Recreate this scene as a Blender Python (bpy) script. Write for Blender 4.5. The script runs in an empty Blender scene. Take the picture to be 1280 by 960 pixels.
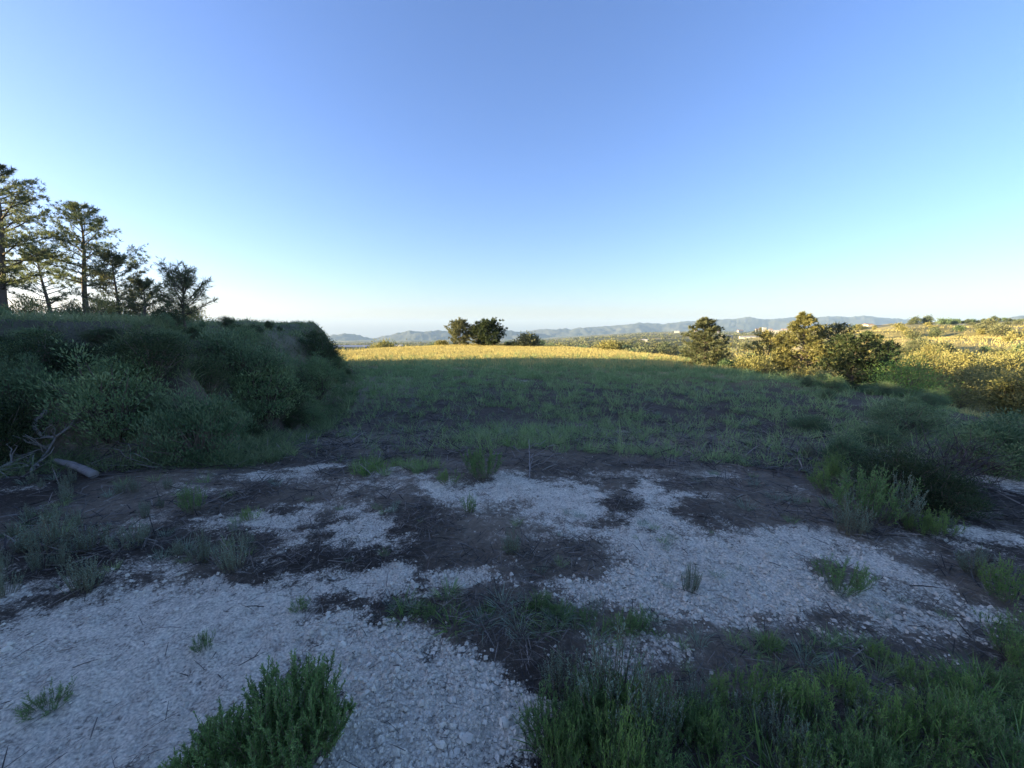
import bpy, math
import numpy as np
from mathutils import Vector

# ------------------------------------------------------------------ camera, sky, sun, exposure
SC = bpy.context.scene
COL = SC.collection
PITCH = math.radians(8.0)
FPX = 500.0                      # focal length in photo pixels (1280 wide)
EYE = 1.60
cam_d = bpy.data.cameras.new('camera')
cam_d.sensor_width = 36.0
cam_d.lens = FPX / 1280.0 * 36.0
cam_d.clip_start = 0.05
cam_d.clip_end = 60000.0
cam = bpy.data.objects.new('camera', cam_d)
cam.location = (0, 0, EYE)
cam.rotation_euler = (math.radians(90) - PITCH, 0, 0)
COL.objects.link(cam)
SC.camera = cam

SUN_AZ = math.radians(-93.0)     # to the left of the view direction (+y), clockwise positive
SUN_EL = math.radians(7.0)
w = bpy.data.worlds.new('World')
SC.world = w
w.use_nodes = True
nt = w.node_tree
bg = nt.nodes['Background']
sky = nt.nodes.new('ShaderNodeTexSky')
sky.sky_type = 'NISHITA'
sky.sun_disc = False
sky.sun_elevation = SUN_EL
sky.sun_rotation = SUN_AZ
sky.altitude = 300
sky.air_density = 1.0
sky.dust_density = 1.1
sky.ozone_density = 3.5
wb = nt.nodes.new('ShaderNodeMix'); wb.data_type = 'RGBA'; wb.blend_type = 'MULTIPLY'   # the camera's white balance
wb.inputs['Factor'].default_value = 1.0
wb.inputs['B'].default_value = (1.18, 0.965, 1.10, 1)
nt.links.new(sky.outputs[0], wb.inputs['A'])
nt.links.new(wb.outputs['Result'], bg.inputs[0])
bg.inputs[1].default_value = 0.10

sun_d = bpy.data.lights.new('sun', 'SUN')
sun_d.energy = 5.0
sun_d.angle = math.radians(0.5)
sun_d.color = (1.0, 0.80, 0.43)
sun = bpy.data.objects.new('sun', sun_d)
sdir = Vector((math.sin(SUN_AZ) * math.cos(SUN_EL), math.cos(SUN_AZ) * math.cos(SUN_EL), math.sin(SUN_EL)))
sun.rotation_euler = (-sdir).to_track_quat('-Z', 'Y').to_euler()
sun.location = (-60, 20, 30)
COL.objects.link(sun)

SC.view_settings.view_transform = 'Standard'
SC.view_settings.look = 'None'
SC.view_settings.gamma = 1.0
SC.view_settings.use_curve_mapping = False
SC.view_settings.exposure = 2.2
SC.render.engine = 'CYCLES'
SC.cycles.use_denoising = True
SC.cycles.max_bounces = 6
SC.cycles.diffuse_bounces = 2
SC.cycles.transmission_bounces = 2
SC.cycles.transparent_max_bounces = 6
SC.cycles.volume_bounces = 0
SC.cycles.use_fast_gi = False

# ------------------------------------------------------------------ numeric helpers
def sstep(a, b, x):
    t = np.clip((x - a) / (b - a), 0, 1)
    return t * t * (3 - 2 * t)

def _hash(ix, iy, seed):
    n = (ix.astype(np.int64) * 374761393 + iy.astype(np.int64) * 668265263 + seed * 1442695041) & 0xffffffff
    n = ((n ^ (n >> 13)) * 1274126177) & 0xffffffff
    n = n ^ (n >> 16)
    return (n & 0xffffff) / float(0xffffff)

def vnoise(x, y, seed=0):
    x = np.asarray(x, float); y = np.asarray(y, float)
    ix = np.floor(x); iy = np.floor(y)
    fx = x - ix; fy = y - iy
    fx = fx * fx * (3 - 2 * fx); fy = fy * fy * (3 - 2 * fy)
    a = _hash(ix, iy, seed); b = _hash(ix + 1, iy, seed)
    c = _hash(ix, iy + 1, seed); d = _hash(ix + 1, iy + 1, seed)
    return (a * (1 - fx) + b * fx) * (1 - fy) + (c * (1 - fx) + d * fx) * fy

def fbm(x, y, octv=4, seed=0, gain=0.5):
    s = 0.0; a = 1.0; t = 0.0
    for k in range(octv):
        s = s + a * vnoise(x * 2.03 ** k + 17.3 * k, y * 2.03 ** k - 9.1 * k, seed + k * 31)
        t += a; a *= gain
    return s / t - 0.5            # about -0.5 .. 0.5

def poly_sd(poly, X, Y):
    """signed distance to a closed polygon, negative inside"""
    P = np.asarray(poly, float)
    d2 = np.full(X.shape, 1e18); ins = np.zeros(X.shape, bool)
    n = len(P)
    for i in range(n):
        ax, ay = P[i]; bx, by = P[(i + 1) % n]
        ex, ey = bx - ax, by - ay
        t = np.clip(((X - ax) * ex + (Y - ay) * ey) / (ex * ex + ey * ey + 1e-12), 0, 1)
        dx = X - ax - t * ex; dy = Y - ay - t * ey
        d2 = np.minimum(d2, dx * dx + dy * dy)
        c = ((ay > Y) != (by > Y))
        with np.errstate(divide='ignore', invalid='ignore'):
            xi = ax + (Y - ay) / (by - ay if by != ay else 1e-12) * ex
        ins ^= c & (X < xi)
    d = np.sqrt(d2)
    return np.where(ins, -d, d)

# ------------------------------------------------------------------ terrain height
PLATEAU = [(-17, 42), (-7, 57), (2, 56), (10, 44), (12.5, 33), (12, 24), (12.3, 15), (10.2, 10.6), (7.6, 5.6), (6.6, 3.2),
           (7.5, 0), (9, -10), (9, -60), (-160, -60), (-160, 66), (-60, 44)]
HILL = [(-3.3, 5.0), (-3.8, 6.6), (-5.2, 12), (-6.4, 16), (-9.4, 23), (-12.5, 28.4), (-20, 28.2), (-40, 27.2), (-60, 26.1), (-90, 24.5),
        (-150, 21.4), (-150, -58), (-14, -58), (-11, -8), (-9.8, 2), (-7.6, 4.0), (-5.2, 4.6)]  # unseen far side follows the sun line to set the shadow edge
RR = np.array([0, 20, 40, 60, 100, 180, 300, 450, 700, 1500, 4000, 14000.])
ZR = np.array([-1.8, -2.3, -3.0, -3.8, -3.7, -1.0, 2.8, 6.0, 4.0, -12, -34, -120.])
RC = np.array([0, 40, 60, 90, 150, 350, 700, 1500, 4000, 7000, 14000.])
ZC = np.array([-1.6, -3, -4.5, -7, -10, -13, -17, -22, -34, -60, -120.])       # ahead and to the right
ZL = np.array([-1.6, -3, -4.5, -7, -9, -16, -30, -60, -132, -192, -330.])      # ahead and to the left the plain lies lower

def height(x, y, fine=True):
    x = np.asarray(x, float); y = np.asarray(y, float)
    r = np.hypot(x, y); az = np.degrees(np.arctan2(x, y))
    # flat ground: the track by the camera and the field a little below it
    base = -0.8 * sstep(3.6, 10.5, y) + 0.18 * np.exp(-((x - 2) / 9) ** 2 - ((y - 24) / 14) ** 2)
    base = base - 0.25 * sstep(1.5, 6.0, x) * sstep(9, 2, y)
    base = base + 0.16 * fbm(x * 0.35, y * 0.35, 3, 5) * sstep(0.5, 4, r)
    # valley, far hillside and plain
    s = sstep(24, 46, az) * sstep(150, 100, az)
    sl = sstep(24, -4, az)
    zf = (np.interp(r, RC, ZC) * (1 - sl) + np.interp(r, RC, ZL) * sl) * (1 - s) + np.interp(r, RR, ZR) * s
    zf = zf + fbm(x * 0.03, y * 0.03, 3, 11) * np.clip(r * 0.05, 0, 4.5) * sstep(15, 60, r)
    zf = zf + fbm(x * 0.004, y * 0.004, 3, 12) * np.clip((r - 300) * 0.01, 0, 14)
    # terrace steps on the hillside
    ter = vnoise(x * 0.012, y * 0.012, 21) * 6 + r * 0.055
    stp = np.floor(ter) + sstep(0.78, 1.0, ter - np.floor(ter))
    zf = zf + (stp - ter) * 0.9 * s * sstep(50, 90, r)
    d = poly_sd(PLATEAU, x, y) + fbm(x * 0.22, y * 0.22, 3, 13) * 1.6
    k = sstep(-0.6, 9.5, d)
    z = base * (1 - k) + zf * k
    # the bank and the hill on the left, plus an added ridge out of view
    q = -poly_sd(HILL, x, y) + (fbm(x * 0.55, y * 0.55, 3, 15) * 1.5 + fbm(x * 1.7, y * 1.7, 3, 16) * 0.8) * sstep(70, 30, r)
    rise = np.interp(y - 0.052 * (x + 20), [0, 8, 12, 15, 30], [3.4, 3.4, 3.3, 3.5, 6.2]) * sstep(0, 14, -x - 1.35 * y - 2)  # unseen ridge, its height shaped along the sun rays to shade the field
    wdt = 2.3 + 0.9 * fbm(x * 0.2, y * 0.2, 2, 17)
    top = 1.62 + rise + 0.62 * fbm(x * 0.55, y * 0.55, 4, 18) + 0.1 * sstep(-5, -9, x) - 0.75 * sstep(-10, -5.5, x) * sstep(7, 12, y)
    kk = sstep(0, 1, q / wdt)
    z = z * (1 - kk) + top * kk
    if fine:
        cl = np.abs(vnoise(x * 15 + 3 * fbm(x * 4, y * 4, 2, 23), y * 19, 24) - .5) + .6 * np.abs(vnoise(x * 34, y * 38, 25) - .5)
        z = z + 0.032 * (0.35 - cl) * sstep(9, 4, r)
        z = z + (0.05 * fbm(x * 3, y * 3, 3, 19) + 0.02 * fbm(x * 14, y * 14, 2, 20)) * sstep(40, 6, r)
    return z

Z0 = float(height(np.array([0.0]), np.array([0.0]), False)[0])

def pix_dir(px, py):
    u = (px - 640.0) / FPX; v = (480.0 - py) / FPX
    c, s_ = math.cos(PITCH), math.sin(PITCH)
    return np.array([u, c + v * s_, v * c - s_])

TT = np.geomspace(0.6, 9000, 700)
def at(px, py):
    """where the line of sight through a photo pixel meets the ground"""
    D = pix_dir(px, py)
    X, Y, Z = TT * D[0], TT * D[1], EYE + TT * D[2]
    g = Z - height(X, Y, False)
    i = np.argmax(g < 0)
    if g[i] >= 0: i = len(TT) - 1
    a, b = TT[max(i - 1, 0)], TT[i]
    for _ in range(18):
        m = 0.5 * (a + b)
        if EYE + m * D[2] - float(height(np.array([m * D[0]]), np.array([m * D[1]]), False)[0]) < 0: b = m
        else: a = m
    return a * D[0], a * D[1]

def at_depth(px, y):
    """ground point in the direction of a pixel column, y metres ahead"""
    return (px - 640.0) / FPX * y * math.cos(PITCH), y

def hz(x, y):
    return float(height(np.array([x]), np.array([y]))[0])

# ------------------------------------------------------------------ mesh helpers
def make_mesh(name, V, faces, attrs=None, smooth=False, mats=(), midx=None):
    """faces: list of int arrays (n,3) / (n,4)"""
    me = bpy.data.meshes.new(name)
    V = np.ascontiguousarray(V, np.float32)
    me.vertices.add(len(V)); me.vertices.foreach_set('co', V.ravel())
    faces = [np.asarray(f, np.int32) for f in faces if len(f)]
    loops = np.concatenate([f.ravel() for f in faces]).astype(np.int32)
    tot = np.concatenate([np.full(len(f), f.shape[1], np.int32) for f in faces])
    start = np.concatenate([[0], np.cumsum(tot)[:-1]]).astype(np.int32)
    me.loops.add(len(loops)); me.loops.foreach_set('vertex_index', loops)
    me.polygons.add(len(tot)); me.polygons.foreach_set('loop_start', start)
    try: me.polygons.foreach_set('loop_total', tot)
    except Exception: pass
    me.polygons.foreach_set('use_smooth', np.full(len(tot), smooth, bool))
    for m in mats: me.materials.append(m)
    if midx is not None: me.polygons.foreach_set('material_index', np.asarray(midx, np.int32))
    for nme, arr in (attrs or {}).items():
        arr = np.asarray(arr, np.float32)
        if arr.ndim == 1:
            a = me.attributes.new(nme, 'FLOAT', 'POINT'); a.data.foreach_set('value', arr)
        else:
            a = me.attributes.new(nme, 'FLOAT_COLOR', 'POINT')
            if arr.shape[1] == 3: arr = np.hstack([arr, np.ones((len(arr), 1), np.float32)])
            a.data.foreach_set('color', np.ascontiguousarray(arr).ravel())
    me.update(calc_edges=True)
    return me

def nrm(a):
    return a / (np.linalg.norm(a, axis=-1, keepdims=True) + 1e-9)

class MB:
    """collects vertices and faces of one mesh"""
    def __init__(s): s.V = []; s.F = []; s.T = []; s.n = 0
    def add(s, V, faces, tone=0.5):
        V = np.asarray(V, float)
        if not len(V): return
        s.V.append(V)
        for f in faces: s.F.append(np.asarray(f) + s.n)
        s.T.append(np.broadcast_to(np.asarray(tone, float), (len(V),)))
        s.n += len(V)
    def leaves(s, P, D, L, W, rng, tone=0.5, up=None):
        n = len(P)
        if not n: return
        L = np.broadcast_to(np.asarray(L, float), (n,))[:, None]; W = np.broadcast_to(np.asarray(W, float), (n,))[:, None]
        D = nrm(D); S = nrm(np.cross(D, rng.normal(size=(n, 3)) if up is None else up))
        M = P + D * L * 0.45
        V = np.stack([P, M + S * W * 0.5, P + D * L, M - S * W * 0.5], 1).reshape(-1, 3)
        F = np.arange(n * 4).reshape(n, 4)
        s.add(V, [F], np.repeat(np.broadcast_to(tone, (n,)), 4))
    def blades(s, P, D, L, W, droop, rng, tone=0.5):
        n = len(P)
        if not n: return
        L = np.broadcast_to(np.asarray(L, float), (n,))[:, None]; W = np.broadcast_to(np.asarray(W, float), (n,))[:, None]
        droop = np.broadcast_to(np.asarray(droop, float), (n,))[:, None]
        D = nrm(D); O = D.copy(); O[:, 2] = 0; O = nrm(O + rng.normal(size=(n, 3)) * [[.2, .2, 0]])
        S = nrm(np.cross(D, rng.normal(size=(n, 3)) * 0.6 + [[0, 0, 1]]))
        V = []
        for t, ww in ((0, .8), (.4, 1), (.75, .7)):
            C = P + D * L * t + (O * 0.7 - np.array([0, 0, .75])) * L * droop * t * t
            V += [C + S * W * ww * .5, C - S * W * ww * .5]
        V.append(P + D * L + (O * 0.7 - np.array([0, 0, .75])) * L * droop)
        V = np.stack(V, 1).reshape(-1, 3)
        b = np.arange(n)[:, None] * 7
        s.add(V, [np.concatenate([b + [[0, 1, 3, 2]], b + [[2, 3, 5, 4]]]), b + [[4, 5, 6]]], np.repeat(np.broadcast_to(tone, (n,)), 7))
    def tube(s, pts, rad, n=5, tone=0.5, cap=True):
        pts = np.asarray(pts, float); m = len(pts)
        rad = np.broadcast_to(np.asarray(rad, float), (m,))
        T = nrm(np.gradient(pts, axis=0))
        ref = np.array([0.31, 0.17, 0.93]) if abs(T[0][2]) < .8 else np.array([.93, .2, .1])
        A = nrm(np.cross(T, ref)); B = np.cross(T, A)
        an = np.arange(n) * 2 * np.pi / n
        V = (pts[:, None] + rad[:, None, None] * (np.cos(an)[None, :, None] * A[:, None] + np.sin(an)[None, :, None] * B[:, None])).reshape(-1, 3)
        i = np.arange(m - 1)[:, None] * n; j = np.arange(n)[None]; k = (j + 1) % n
        F = np.stack([i + j, i + k, i + n + k, i + n + j], -1).reshape(-1, 4)
        fs = [F]
        if cap:
            V = np.vstack([V, pts[-1:], pts[:1]])
            e = (m - 1) * n
            fs.append(np.array([[e + a, e + (a + 1) % n, m * n] for a in range(n)] + [[(a + 1) % n, a, m * n + 1] for a in range(n)]))
        s.add(V, fs, tone)
    def mesh(s, name, mat, smooth=False):
        return make_mesh(name, np.vstack(s.V), s.F, {'tone': np.concatenate(s.T)}, smooth, [mat])

def obj(name, me, parent=None, loc=None, rot=None, scale=None):
    o = bpy.data.objects.new(name, me); COL.objects.link(o)
    if parent is not None: o.parent = parent
    if loc is not None: o.location = loc
    if rot is not None: o.rotation_euler = rot
    if scale is not None: o.scale = (scale,) * 3 if np.isscalar(scale) else scale
    return o

def tag(o, label=None, cat=None, group=None, kind=None):
    if label: o['label'] = label
    if cat: o['category'] = cat
    if group: o['group'] = group
    if kind: o['kind'] = kind
    return o

# ------------------------------------------------------------------ materials
def new_mat(name):
    m = bpy.data.materials.new(name); m.use_nodes = True
    m.node_tree.nodes.clear()
    return m, m.node_tree.nodes, m.node_tree.links

def foliage(name, a, b, trans=0.35, rough=0.75):
    """leaf material: two tones mixed by a per-leaf attribute and a per-plant random value, some light passes through"""
    m, N, L = new_mat(name)
    out = N.new('ShaderNodeOutputMaterial'); mix = N.new('ShaderNodeMixShader')
    p = N.new('ShaderNodeBsdfPrincipled'); t = N.new('ShaderNodeBsdfTranslucent')
    at_ = N.new('ShaderNodeAttribute'); at_.attribute_name = 'tone'
    oi = N.new('ShaderNodeObjectInfo')
    ad = N.new('ShaderNodeMath'); ad.operation = 'MULTIPLY_ADD'; ad.inputs[1].default_value = 0.35; 
    sb = N.new('ShaderNodeMath'); sb.operation = 'SUBTRACT'; sb.inputs[1].default_value = 0.175
    L.new(oi.outputs['Random'], ad.inputs[0]); L.new(at_.outputs['Fac'], ad.inputs[2]); L.new(ad.outputs[0], sb.inputs[0])
    mx = N.new('ShaderNodeMix'); mx.data_type = 'RGBA'
    mx.inputs['A'].default_value = (*a, 1); mx.inputs['B'].default_value = (*b, 1)
    L.new(sb.outputs[0], mx.inputs['Factor'])
    L.new(mx.outputs['Result'], p.inputs['Base Color']); L.new(mx.outputs['Result'], t.inputs['Color'])
    p.inputs['Roughness'].default_value = rough; p.inputs['Specular IOR Level'].default_value = 0.25
    mix.inputs[0].default_value = trans
    L.new(p.outputs[0], mix.inputs[1]); L.new(t.outputs[0], mix.inputs[2]); L.new(mix.outputs[0], out.inputs[0])
    return m

def solid(name, a, b, scale=20, rough=0.9, bump=0.3):
    """noise-mottled opaque material in object space"""
    m, N, L = new_mat(name)
    out = N.new('ShaderNodeOutputMaterial'); p = N.new('ShaderNodeBsdfPrincipled')
    tc = N.new('ShaderNodeTexCoord'); no = N.new('ShaderNodeTexNoise'); no.inputs['Scale'].default_value = scale
    no.inputs['Detail'].default_value = 5
    oi = N.new('ShaderNodeObjectInfo'); ad = N.new('ShaderNodeMath'); ad.operation = 'MULTIPLY_ADD'
    ad.inputs[1].default_value = 0.4; 
    L.new(oi.outputs['Random'], ad.inputs[0]); L.new(no.outputs['Fac'], ad.inputs[2])
    sb = N.new('ShaderNodeMath'); sb.operation = 'SUBTRACT'; sb.inputs[1].default_value = 0.2; sb.use_clamp = True
    L.new(ad.outputs[0], sb.inputs[0])
    L.new(tc.outputs['Object'], no.inputs['Vector'])
    mx = N.new('ShaderNodeMix'); mx.data_type = 'RGBA'
    mx.inputs['A'].default_value = (*a, 1); mx.inputs['B'].default_value = (*b, 1)
    L.new(sb.outputs[0], mx.inputs['Factor']); L.new(mx.outputs['Result'], p.inputs['Base Color'])
    p.inputs['Roughness'].default_value = rough; p.inputs['Specular IOR Level'].default_value = 0.2
    bp = N.new('ShaderNodeBump'); bp.inputs['Strength'].default_value = bump; bp.inputs['Distance'].default_value = 0.01
    L.new(no.outputs['Fac'], bp.inputs['Height']); L.new(bp.outputs[0], p.inputs['Normal'])
    L.new(p.outputs[0], out.inputs[0])
    return m

def ground_mat():
    m, N, L = new_mat('ground_soil')
    out = N.new('ShaderNodeOutputMaterial'); p = N.new('ShaderNodeBsdfPrincipled')
    col = N.new('ShaderNodeAttribute'); col.attribute_name = 'soil'
    gr = N.new('ShaderNodeAttribute'); gr.attribute_name = 'gravel'
    ge = N.new('ShaderNodeNewGeometry')
    def noise(sc, det=6, rg=0.6):
        n = N.new('ShaderNodeTexNoise'); n.inputs['Scale'].default_value = sc; n.inputs['Detail'].default_value = det
        n.inputs['Roughness'].default_value = rg; L.new(ge.outputs['Position'], n.inputs['Vector']); return n
    def math_(op, a, b, clamp=False):
        q = N.new('ShaderNodeMath'); q.operation = op; q.use_clamp = clamp
        for i, v in enumerate((a, b)):
            if isinstance(v, (int, float)): q.inputs[i].default_value = v
            else: L.new(v, q.inputs[i])
        return q.outputs[0]
    n1 = noise(22, 8, 0.7); n2 = noise(2.2, 5); n3 = noise(75, 4, 0.6)
    vo = N.new('ShaderNodeTexVoronoi'); vo.inputs['Scale'].default_value = 70; L.new(ge.outputs['Position'], vo.inputs['Vector'])
    # break the gravel edge with fine noise
    e = math_('ADD', gr.outputs['Fac'], math_('MULTIPLY', math_('SUBTRACT', n1.outputs['Fac'], 0.5), 1.5))
    e = math_('ADD', e, math_('MULTIPLY', math_('SUBTRACT', n3.outputs['Fac'], 0.5), 0.9))
    mr = N.new('ShaderNodeMapRange'); mr.interpolation_type = 'SMOOTHSTEP'
    mr.inputs['From Min'].default_value = 0.22; mr.inputs['From Max'].default_value = 0.80
    L.new(e, mr.inputs['Value'])
    chalk = N.new('ShaderNodeMix'); chalk.data_type = 'RGBA'
    chalk.inputs['A'].default_value = (0.235, 0.205, 0.165, 1); chalk.inputs['B'].default_value = (0.95, 0.845, 0.665, 1)
    n4 = noise(9, 5, 0.65)
    cf = math_('ADD', math_('MULTIPLY', n3.outputs['Fac'], 1.5), math_('MULTIPLY', vo.outputs['Distance'], -0.55))  # darker between cells: shade of the pebble gaps put into the chalk colour
    cf = math_('ADD', cf, math_('MULTIPLY', n4.outputs['Fac'], 1.1))
    L.new(math_('SUBTRACT', cf, 0.48, True), chalk.inputs['Factor'])
    # soil colour from the vertices, mottled
    so = N.new('ShaderNodeMix'); so.data_type = 'RGBA'; so.blend_type = 'MULTIPLY'; so.inputs['Factor'].default_value = 1
    L.new(col.outputs['Color'], so.inputs['A'])
    v = math_('ADD', math_('MULTIPLY', n1.outputs['Fac'], 1.4), math_('MULTIPLY', n2.outputs['Fac'], 0.7))
    cv = N.new('ShaderNodeCombineColor')
    for k in range(3): L.new(v, cv.inputs[k])
    L.new(cv.outputs[0], so.inputs['B'])
    mx = N.new('ShaderNodeMix'); mx.data_type = 'RGBA'
    L.new(mr.outputs[0], mx.inputs['Factor']); L.new(so.outputs['Result'], mx.inputs['A']); L.new(chalk.outputs['Result'], mx.inputs['B'])
    L.new(mx.outputs['Result'], p.inputs['Base Color'])
    p.inputs['Roughness'].default_value = 0.95; p.inputs['Specular IOR Level'].default_value = 0.15
    bh = math_('ADD', math_('MULTIPLY', n1.outputs['Fac'], 1.0), math_('MULTIPLY', vo.outputs['Distance'], -0.35))
    bh = math_('ADD', bh, math_('MULTIPLY', n3.outputs['Fac'], 0.4))
    bp = N.new('ShaderNodeBump'); bp.inputs['Strength'].default_value = 0.85; bp.inputs['Distance'].default_value = 0.03
    L.new(bh, bp.inputs['Height']); L.new(bp.outputs[0], p.inputs['Normal'])
    L.new(p.outputs[0], out.inputs[0])
    return m

M_GROUND = ground_mat()
M_STONE = solid('chalk_stone', (0.44, 0.395, 0.32), (0.95, 0.86, 0.69), 90, 0.9, 0.4)
M_BARK = solid('bark', (0.09, 0.07, 0.055), (0.20, 0.165, 0.13), 14, 0.95, 0.8)
M_DEAD = solid('dead_wood', (0.16, 0.145, 0.135), (0.36, 0.335, 0.31), 18, 0.9, 0.6)
M_LITTER = foliage('dry_litter_strands', (0.045, 0.039, 0.035), (0.36, 0.315, 0.265), 0.1)
M_PINE = foliage('pine_needles', (0.085, 0.125, 0.062), (0.25, 0.275, 0.14), 0.5)
M_PINEDK = foliage('dark_pine_needles', (0.030, 0.055, 0.024), (0.095, 0.12, 0.05), 0.25)
M_OLIVE = foliage('olive_leaves', (0.095, 0.115, 0.054), (0.230, 0.230, 0.115), 0.3)
M_GREEN = foliage('fresh_green_leaves', (0.10, 0.20, 0.055), (0.27, 0.40, 0.10), 0.4)
M_ROSE = foliage('rosemary_leaves', (0.060, 0.140, 0.045), (0.24, 0.37, 0.12), 0.3)
M_GREY = foliage('grey_green_leaves', (0.14, 0.21, 0.145), (0.32, 0.40, 0.28), 0.25)
M_STEM = solid('plant_stem', (0.11, 0.10, 0.06), (0.24, 0.22, 0.14), 30, 0.9, 0.1)
M_SCRUB = foliage('scrub_leaves', (0.075, 0.135, 0.062), (0.20, 0.265, 0.13), 0.25)
M_GRASS = foliage('field_grass_blades', (0.125, 0.225, 0.085), (0.35, 0.44, 0.185), 0.35)
M_BANKLEAF = foliage('bank_scrub_leaves', (0.10, 0.175, 0.075), (0.26, 0.34, 0.15), 0.3)
M_BANKGRASS = foliage('bank_grass_blades', (0.085, 0.15, 0.06), (0.26, 0.30, 0.14), 0.35)
M_MEADOW = foliage('meadow_grass_blades', (0.38, 0.33, 0.12), (0.72, 0.60, 0.24), 0.35)  # straw tone with golden sunlight put into it
M_HILLSHRUB = foliage('hill_shrub_leaves', (0.165, 0.173, 0.060), (0.390, 0.345, 0.128), 0.3)
M_BARE = foliage('bare_purple_twigs', (0.035, 0.028, 0.030), (0.11, 0.09, 0.085), 0.1)

# ------------------------------------------------------------------ where the chalk shows (outlines on the ground, from the photograph)
def gpoly(pts): return [at(px, py) for px, py in pts]
CHALK = [gpoly(p) for p in (
    [(506, 606), (560, 597), (640, 598), (722, 603), (758, 614), (752, 648), (718, 660), (640, 652), (565, 640), (520, 624)],
    [(772, 660), (800, 612), (830, 607), (846, 640), (895, 655), (960, 663), (1010, 660), (1060, 674), (1120, 692), (1190, 735),
     (1300, 768), (1300, 808), (1200, 796), (1100, 792), (1000, 776), (900, 768), (800, 758), (710, 752), (640, 738), (560, 742), (440, 748), (350, 758), (330, 735),
     (430, 712), (520, 702), (610, 706), (690, 716), (760, 705)],
    [(-60, 738), (60, 738), (250, 732), (390, 752), (480, 775), (560, 800), (630, 835), (668, 890), (660, 1010), (-60, 1010)],
    [(1085, 684), (1200, 656), (1300, 656), (1300, 690), (1190, 694), (1130, 706)],
    [(1190, 596), (1240, 590), (1300, 602), (1300, 614), (1240, 606)],
    [(228, 660), (262, 645), (300, 648), (298, 662), (250, 668)],
    [(305, 655), (340, 640), (395, 638), (400, 662), (370, 678), (320, 672)],
    [(400, 660), (440, 632), (500, 640), (500, 690), (440, 690)],
    [(130, 660), (190, 640), (215, 655), (160, 668)],
    [(270, 590), (300, 585), (330, 590), (400, 588), (420, 598), (330, 600)],
    [(420, 590), (500, 600), (520, 612), (440, 612)],
    [(750, 538), (790, 534), (800, 541), (760, 546)],
    [(715, 528), (745, 527), (760, 532), (730, 534)],
    [(875, 584), (905, 582), (912, 588), (880, 589)],
    [(1075, 517), (1095, 520), (1098, 528), (1080, 524)],
    [(640, 474), (665, 476), (662, 480), (645, 479)],
    [(355, 478), (395, 470), (398, 486), (365, 490)],
)]
CH_AMT = [1, 1, 1, .9, .8, .75, .9, .8, .55, .7, .6, .5, .5, .55, .8, .6, .55]
DARKP = [gpoly(p) for p in (
    [(1005, 702), (1060, 690), (1090, 735), (1040, 740)],
    [(1100, 690), (1180, 700), (1200, 725), (1140, 716)],
    [(640, 690), (720, 680), (770, 700), (740, 725), (660, 712)],
    [(400, 690), (480, 688), (500, 702), (430, 712)],
)]
def chalk_mask(x, y):
    x = np.asarray(x, float); y = np.asarray(y, float)
    r = np.hypot(x, y)
    sc = np.clip(r / 4.0, 0.5, 3)
    wx = fbm(x * 2.2, y * 2.8, 5, 41, .65) * 0.85 + fbm(x * 10, y * 12, 3, 43) * 0.42
    m = np.zeros(x.shape)
    for pl, a in zip(CHALK, CH_AMT):
        d = poly_sd(pl, x, y) + wx * sc * 0.9
        m = np.maximum(m, a * sstep(0.26, -0.30, d / sc))
    for pl in DARKP:
        m = m * (1 - 0.85 * sstep(0.06, -0.1, poly_sd(pl, x, y) + wx * sc * .6))
    holes = sstep(0.02, 0.22, fbm(x * 2.1, y * 2.1, 4, 47) + 0.45 * fbm(x * 8, y * 8, 3, 48))
    return m * (1 - 0.5 * holes) * (0.80 + 0.5 * fbm(x * 5, y * 5, 3, 49)) + 0.02 + sstep(5.2, 4.2, y) * (0.06 + 0.38 * sstep(.02, .25, fbm(x * 1.6, y * 2.8, 5, 46, .65)))

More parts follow.
